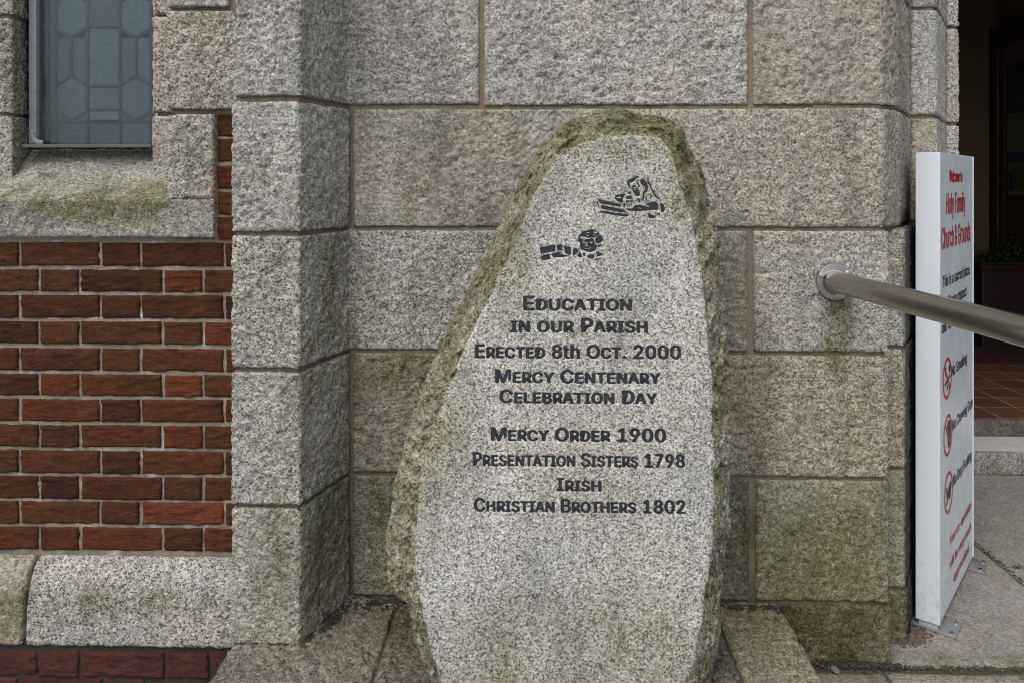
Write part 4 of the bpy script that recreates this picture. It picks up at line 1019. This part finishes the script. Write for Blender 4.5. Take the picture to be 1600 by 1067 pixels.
# ------------------------------------------------------------------ handrail
rail = thing('handrail', 'brushed stainless steel handrail tube fixed to the granite wall by a round flange', 'handrail', (x_flange, 2.2, z_flange))
a0 = atY(1304, 440, 2.205); a1 = C0 + ray(1600, 517.5) * 1.475
dr = a1 - a0; a2 = a0 + dr * 2.3
link_mesh('tube', tube_mesh('tube', [tuple(a0 + np.array([0, 0.006, 0])), tuple(a0 + np.array([0, -0.012, 0])), tuple(a0 + dr * 0.03 + np.array([0, -0.004, 0])), tuple(a0 + dr * 0.06), tuple(a0 + dr * 0.5), tuple(a1), tuple(a2)], 0.0298, 40), M['steel'], rail)
link_mesh('post', tube_mesh('post', [tuple(a0 + dr * 2.1), (float((a0 + dr * 2.1)[0]), float((a0 + dr * 2.1)[1]), 0.0)], 0.024, 24), M['steel'], rail)
bm = bmesh.new()
for r1, r2, d, y in ((0.0525, 0.051, 0.007, 2.2115), (0.036, 0.0315, 0.005, 2.2055)):
    rr = bmesh.ops.create_cone(bm, cap_ends=True, segments=48, radius1=r1, radius2=r2, depth=d)
    mm = Matrix.Translation((x_flange, y, z_flange)) @ Matrix.Rotation(R(90), 4, 'X')
    for v in rr['verts']: v.co = mm @ v.co
fl = bm_mesh('flange', bm)
for p_ in fl.polygons: p_.use_smooth = len(p_.vertices) == 4
link_mesh('flange', fl, M['steel2'], rail)
wb = bmesh.new()                                       # weld bead round the tube
for k in range(44):
    a = 2 * math.pi * k / 44; rr = bmesh.ops.create_icosphere(wb, subdivisions=1, radius=0.0032)
    for v in rr['verts']: v.co = v.co + Vector((x_flange + 0.031 * math.cos(a), 2.2035, z_flange + 0.031 * math.sin(a)))
wm = bm_mesh('weld_bead', wb)
for p_ in wm.polygons: p_.use_smooth = True
link_mesh('weld_bead', wm, M['steel2'], rail)
box_obj('backing', (x_flange - .03, x_flange + .03, 2.208, 2.24, z_flange - .03, z_flange + .03), M['steel'], rail, bev=0.01)
for k in range(3):
    a = R(35 + 120 * k); c = (x_flange + 0.0425 * math.cos(a), 2.2068, z_flange + 0.0425 * math.sin(a))
    bm = bmesh.new(); rr = bmesh.ops.create_uvsphere(bm, u_segments=12, v_segments=8, radius=0.0085)
    for v in rr['verts']: v.co = Vector((v.co.x, v.co.y * 0.22, v.co.z)) + Vector(c)
    me = bm_mesh('screw', bm)
    for p_ in me.polygons: p_.use_smooth = True
    link_mesh('screw', me, M['steel2'], rail)

# ------------------------------------------------------------------ step, tiled porch floor and the dark porch
FZ, SZ = 0.175, 0.095
stp = thing('door_step', 'low granite doorstep with a white painted edge in front of the brown tiles', 'step', (2.7, 3.7, 0))
box_obj('riser_stone', (1.66, 4.3, 3.665, 3.90, -0.01, SZ), M['step'], stp, bev=0.008)
box_obj('painted_edge', (1.665, 4.29, 3.69, 3.895, SZ - 0.002, SZ + 0.0025), M['stepwhite'], stp, bev=0.001)
box_obj('upper_riser', (1.66, 4.3, 3.90, 3.935, SZ, FZ + 0.001), M['step'], stp, bev=0.004, color=(0.45, 0.42, 0.4, 0.2))
fl_ = thing('porch_floor', '', '', (2.7, 4.8, FZ), kind='structure')
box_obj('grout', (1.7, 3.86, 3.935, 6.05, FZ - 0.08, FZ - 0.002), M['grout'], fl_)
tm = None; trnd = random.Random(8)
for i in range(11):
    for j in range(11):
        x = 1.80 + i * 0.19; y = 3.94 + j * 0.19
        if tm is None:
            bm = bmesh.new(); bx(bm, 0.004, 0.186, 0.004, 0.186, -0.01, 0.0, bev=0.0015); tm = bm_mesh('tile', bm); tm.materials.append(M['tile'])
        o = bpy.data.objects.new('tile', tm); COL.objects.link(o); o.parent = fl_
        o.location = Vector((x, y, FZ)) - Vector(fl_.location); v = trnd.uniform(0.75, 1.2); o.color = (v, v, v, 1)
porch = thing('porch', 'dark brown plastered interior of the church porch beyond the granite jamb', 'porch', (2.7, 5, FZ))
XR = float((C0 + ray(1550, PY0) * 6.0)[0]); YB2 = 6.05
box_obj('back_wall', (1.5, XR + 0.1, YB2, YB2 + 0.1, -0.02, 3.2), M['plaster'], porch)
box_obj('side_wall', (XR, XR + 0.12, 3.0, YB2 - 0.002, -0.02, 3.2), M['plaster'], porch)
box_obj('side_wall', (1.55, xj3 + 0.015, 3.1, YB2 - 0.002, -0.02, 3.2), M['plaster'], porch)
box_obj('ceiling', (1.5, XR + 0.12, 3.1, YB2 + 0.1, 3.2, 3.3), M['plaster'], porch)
box_obj('arch_lintel', (1.55, XR + 0.12, 2.95, 3.098, 2.62, 3.3), M['jamb'], porch)
def ry(px): # depth along the side wall for a pixel column
    d = ray(px, PY0); return float(d[1] * XR / d[0])
door = thing('porch_door', 'dark timber framed glazed door on the right wall of the porch', 'door', (XR, 5.4, FZ))
yA, yB_, yC = ry(1550.5), ry(1576), 3.5
ztop = float((C0 + ray(1550, 50) * 6.0)[2])
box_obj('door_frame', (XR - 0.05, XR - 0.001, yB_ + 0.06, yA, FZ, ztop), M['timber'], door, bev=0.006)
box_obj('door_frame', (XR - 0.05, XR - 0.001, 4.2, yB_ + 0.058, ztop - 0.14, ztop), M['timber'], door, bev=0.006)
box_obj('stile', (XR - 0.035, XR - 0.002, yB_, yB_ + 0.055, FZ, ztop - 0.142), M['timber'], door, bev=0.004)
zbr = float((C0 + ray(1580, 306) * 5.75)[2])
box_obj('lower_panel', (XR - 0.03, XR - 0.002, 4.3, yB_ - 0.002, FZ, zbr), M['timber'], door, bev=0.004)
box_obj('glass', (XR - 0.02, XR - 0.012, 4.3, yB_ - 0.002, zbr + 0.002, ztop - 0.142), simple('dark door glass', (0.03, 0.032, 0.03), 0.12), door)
def poster(px0, px1, py0, py1, mat, label, extra=None):
    y1_, y0_ = ry(px0), ry(px1)
    d = float(np.dot(ad(px0, 1) - C0, FW)); ym = y1_ 
    zt_ = CZ + (PY0 - py0) / FPX * ym; zb_ = CZ + (PY0 - py1) / FPX * ym
    t_ = thing('poster', label, 'poster', (XR - .03, y1_, zb_))
    box_obj('sheet', (XR - 0.026, XR - 0.022, y0_, y1_, zb_, zt_), mat, t_)
    if extra:
        for e0, e1, f0, f1, mm in extra:
            h = zt_ - zb_; w = y1_ - y0_
            box_obj('print', (XR - 0.0285, XR - 0.027, y1_ - w * e1, y1_ - w * e0, zb_ + h * f0, zb_ + h * f1), mm, t_)
poster(1578, 1640, 60, 118, M['paperA'], 'faded mauve notice at the top of the porch door', [(0, 1, 0, 0.2, M['timber'])])
poster(1579, 1640, 180, 240, M['paperB'], 'olive toned notice in the middle of the porch door')
poster(1580, 1640, 243, 305, M['paperB'], 'poster with blue heading and figures low on the porch door', [(0, 1, 0.8, 1.0, M['paperblue']), (0.04, 0.16, 0.1, 0.6, M['paperblue']), (0.2, .95, .12, .7, simple('ochre print', (.08, .065, .03)))])
pd = 5.6
pt = thing('planter', 'dark maroon trough planter in the corner of the porch', 'planter', (3.1, 5.6, FZ))
px0_, px1_ = float((C0 + ray(1521, 283) * pd)[0]), XR - 0.02
ptop = float((C0 + ray(1525, 412) * pd)[2])
bm = bmesh.new(); bx(bm, px0_, px1_, pd - 0.02, pd + 0.34, FZ + 0.001, ptop, bev=0.012)
link_mesh('trough', bm_mesh('trough', bm), M['planter'], pt)
box_obj('rim', (px0_ - 0.015, px1_ + 0.005, pd - 0.035, pd + 0.355, ptop - 0.04, ptop + 0.004), M['planter'], pt, bev=0.008, color=(1, 1, 1, 1))
box_obj('soil', (px0_ + 0.02, px1_ - 0.02, pd, pd + 0.32, ptop + 0.003, ptop + 0.012), M['soil'], pt)
def bush(label, cx, cy, cz, rx, rz, n, seed):
    r = random.Random(seed); bm = bmesh.new()
    for i in range(n):
        a, b_ = r.uniform(0, 6.28), r.uniform(0, 1) ** 0.6
        c = Vector((cx + rx * b_ * math.cos(a), cy + 0.12 * b_ * math.sin(a), cz + rz * r.random() * (1.1 - b_ * 0.7)))
        L = r.uniform(0.03, 0.06); w = L * 0.32
        m = Matrix.Translation(c) @ Matrix.Rotation(r.uniform(0, 6.28), 4, 'Z') @ Matrix.Rotation(r.uniform(-0.9, 0.6), 4, 'Y')
        f = [m @ Vector(p) for p in ((0, 0, 0), (L * .4, w, .004), (L, 0, -.006), (L * .4, -w, .004))]
        bm.faces.new([bm.verts.new(p) for p in f])
    t_ = thing('potted_plant', label, 'plant', (cx, cy, cz))
    link_mesh('foliage', bm_mesh('foliage', bm), M['leaf'], t_)
    bm = bmesh.new()
    for i in range(7):
        a = r.uniform(0, 6.28); p0 = Vector((cx + .02 * math.cos(a), cy, cz - 0.01)); p1 = Vector((cx + rx * .6 * math.cos(a), cy + .06 * math.sin(a), cz + rz * r.uniform(.5, .9)))
        d = (p1 - p0); s_ = Vector((0.003, 0, 0))
        bm.faces.new([bm.verts.new(v) for v in (p0 - s_, p0 + s_, p1 + s_ * .4, p1 - s_ * .4)])
    link_mesh('stem', bm_mesh('stem', bm), M['leaf'], t_)
pA = C0 + ray(1588, 405) * (pd + .1); pB = C0 + ray(1548, 408) * (pd + .1)
bush('bushy green plant in the planter beside the porch door', float(pA[0]), pd + 0.15, ptop + 0.005, 0.14, 0.20, 420, 5)
bush('small leafy plant at the left end of the planter', float(pB[0]), pd + 0.15, ptop + 0.005, 0.10, 0.09, 190, 6)
mA = atZ(1500, 568, FZ)
tag(box_obj('door_mat', (2.6, XR - 0.06, float(mA[1]), float(mA[1]) + 0.5, FZ + 0.002, FZ + 0.014), M['mat'], None, bev=0.003), 'dark maroon mat lying on the tiles before the planter', 'door mat')

# ------------------------------------------------------------------ weeds and litter
def weed(px, py, z, n, h, label, seed):
    p = atZ(px, py, z); r = random.Random(seed); bm = bmesh.new()
    for i in range(n):
        a = r.uniform(0, 6.28); L = h * r.uniform(.5, 1.1); b0 = Vector(p) + Vector((r.gauss(0, h * .45), r.gauss(0, h * .18), -0.004))
        d = Vector((math.cos(a) * L * .8, math.sin(a) * L * .8, L * r.uniform(.3, .8))); s_ = Vector((-math.sin(a), math.cos(a), 0)) * h * .11
        v = [bm.verts.new(x) for x in (b0 - s_ * .5, b0 + s_ * .5, b0 + d * .55 + s_, b0 + d + Vector((0, 0, -L * .25)), b0 + d * .55 - s_)]
        bm.faces.new(v)
    tag(link_mesh('weed', bm_mesh('weed', bm), M['grass']), label, 'weed', 'weeds in the paving joints')
weed(1546, 861, 0, 16, 0.018, 'small weed in the paving crack just right of the far sign foot', 1)
weed(1590, 886, 0, 34, 0.024, 'wider tuft of weed in the paving crack at the right edge', 2)
weed(1561, 1030, -0.004, 26, 0.022, 'bright weed tuft in the dark joint below the sign', 3)
weed(1592, 1031, -0.004, 26, 0.022, 'weed tuft at the right end of the dark joint', 4)
weed(1573, 1026, -0.002, 14, 0.016, 'tiny weed on the rim of the dark joint between two tufts', 5)
def lit(r):
    p = atZ(1430 + r.uniform(-14, 16) + r.gauss(0, 6), 992 + r.gauss(0, 9), 0.001); return tuple(p + np.array([0, 0, r.uniform(0, 0.004)]))
flakes('leaf_litter', lit, M['litter'], None, n=170, s=(.003, .009), seed=9)
flakes('dark_grit', along((1.69, 2.6), (1.683, 3.3), 0.005, -0.006), M['dirt'], None, n=150, s=(.003, .006), seed=12)
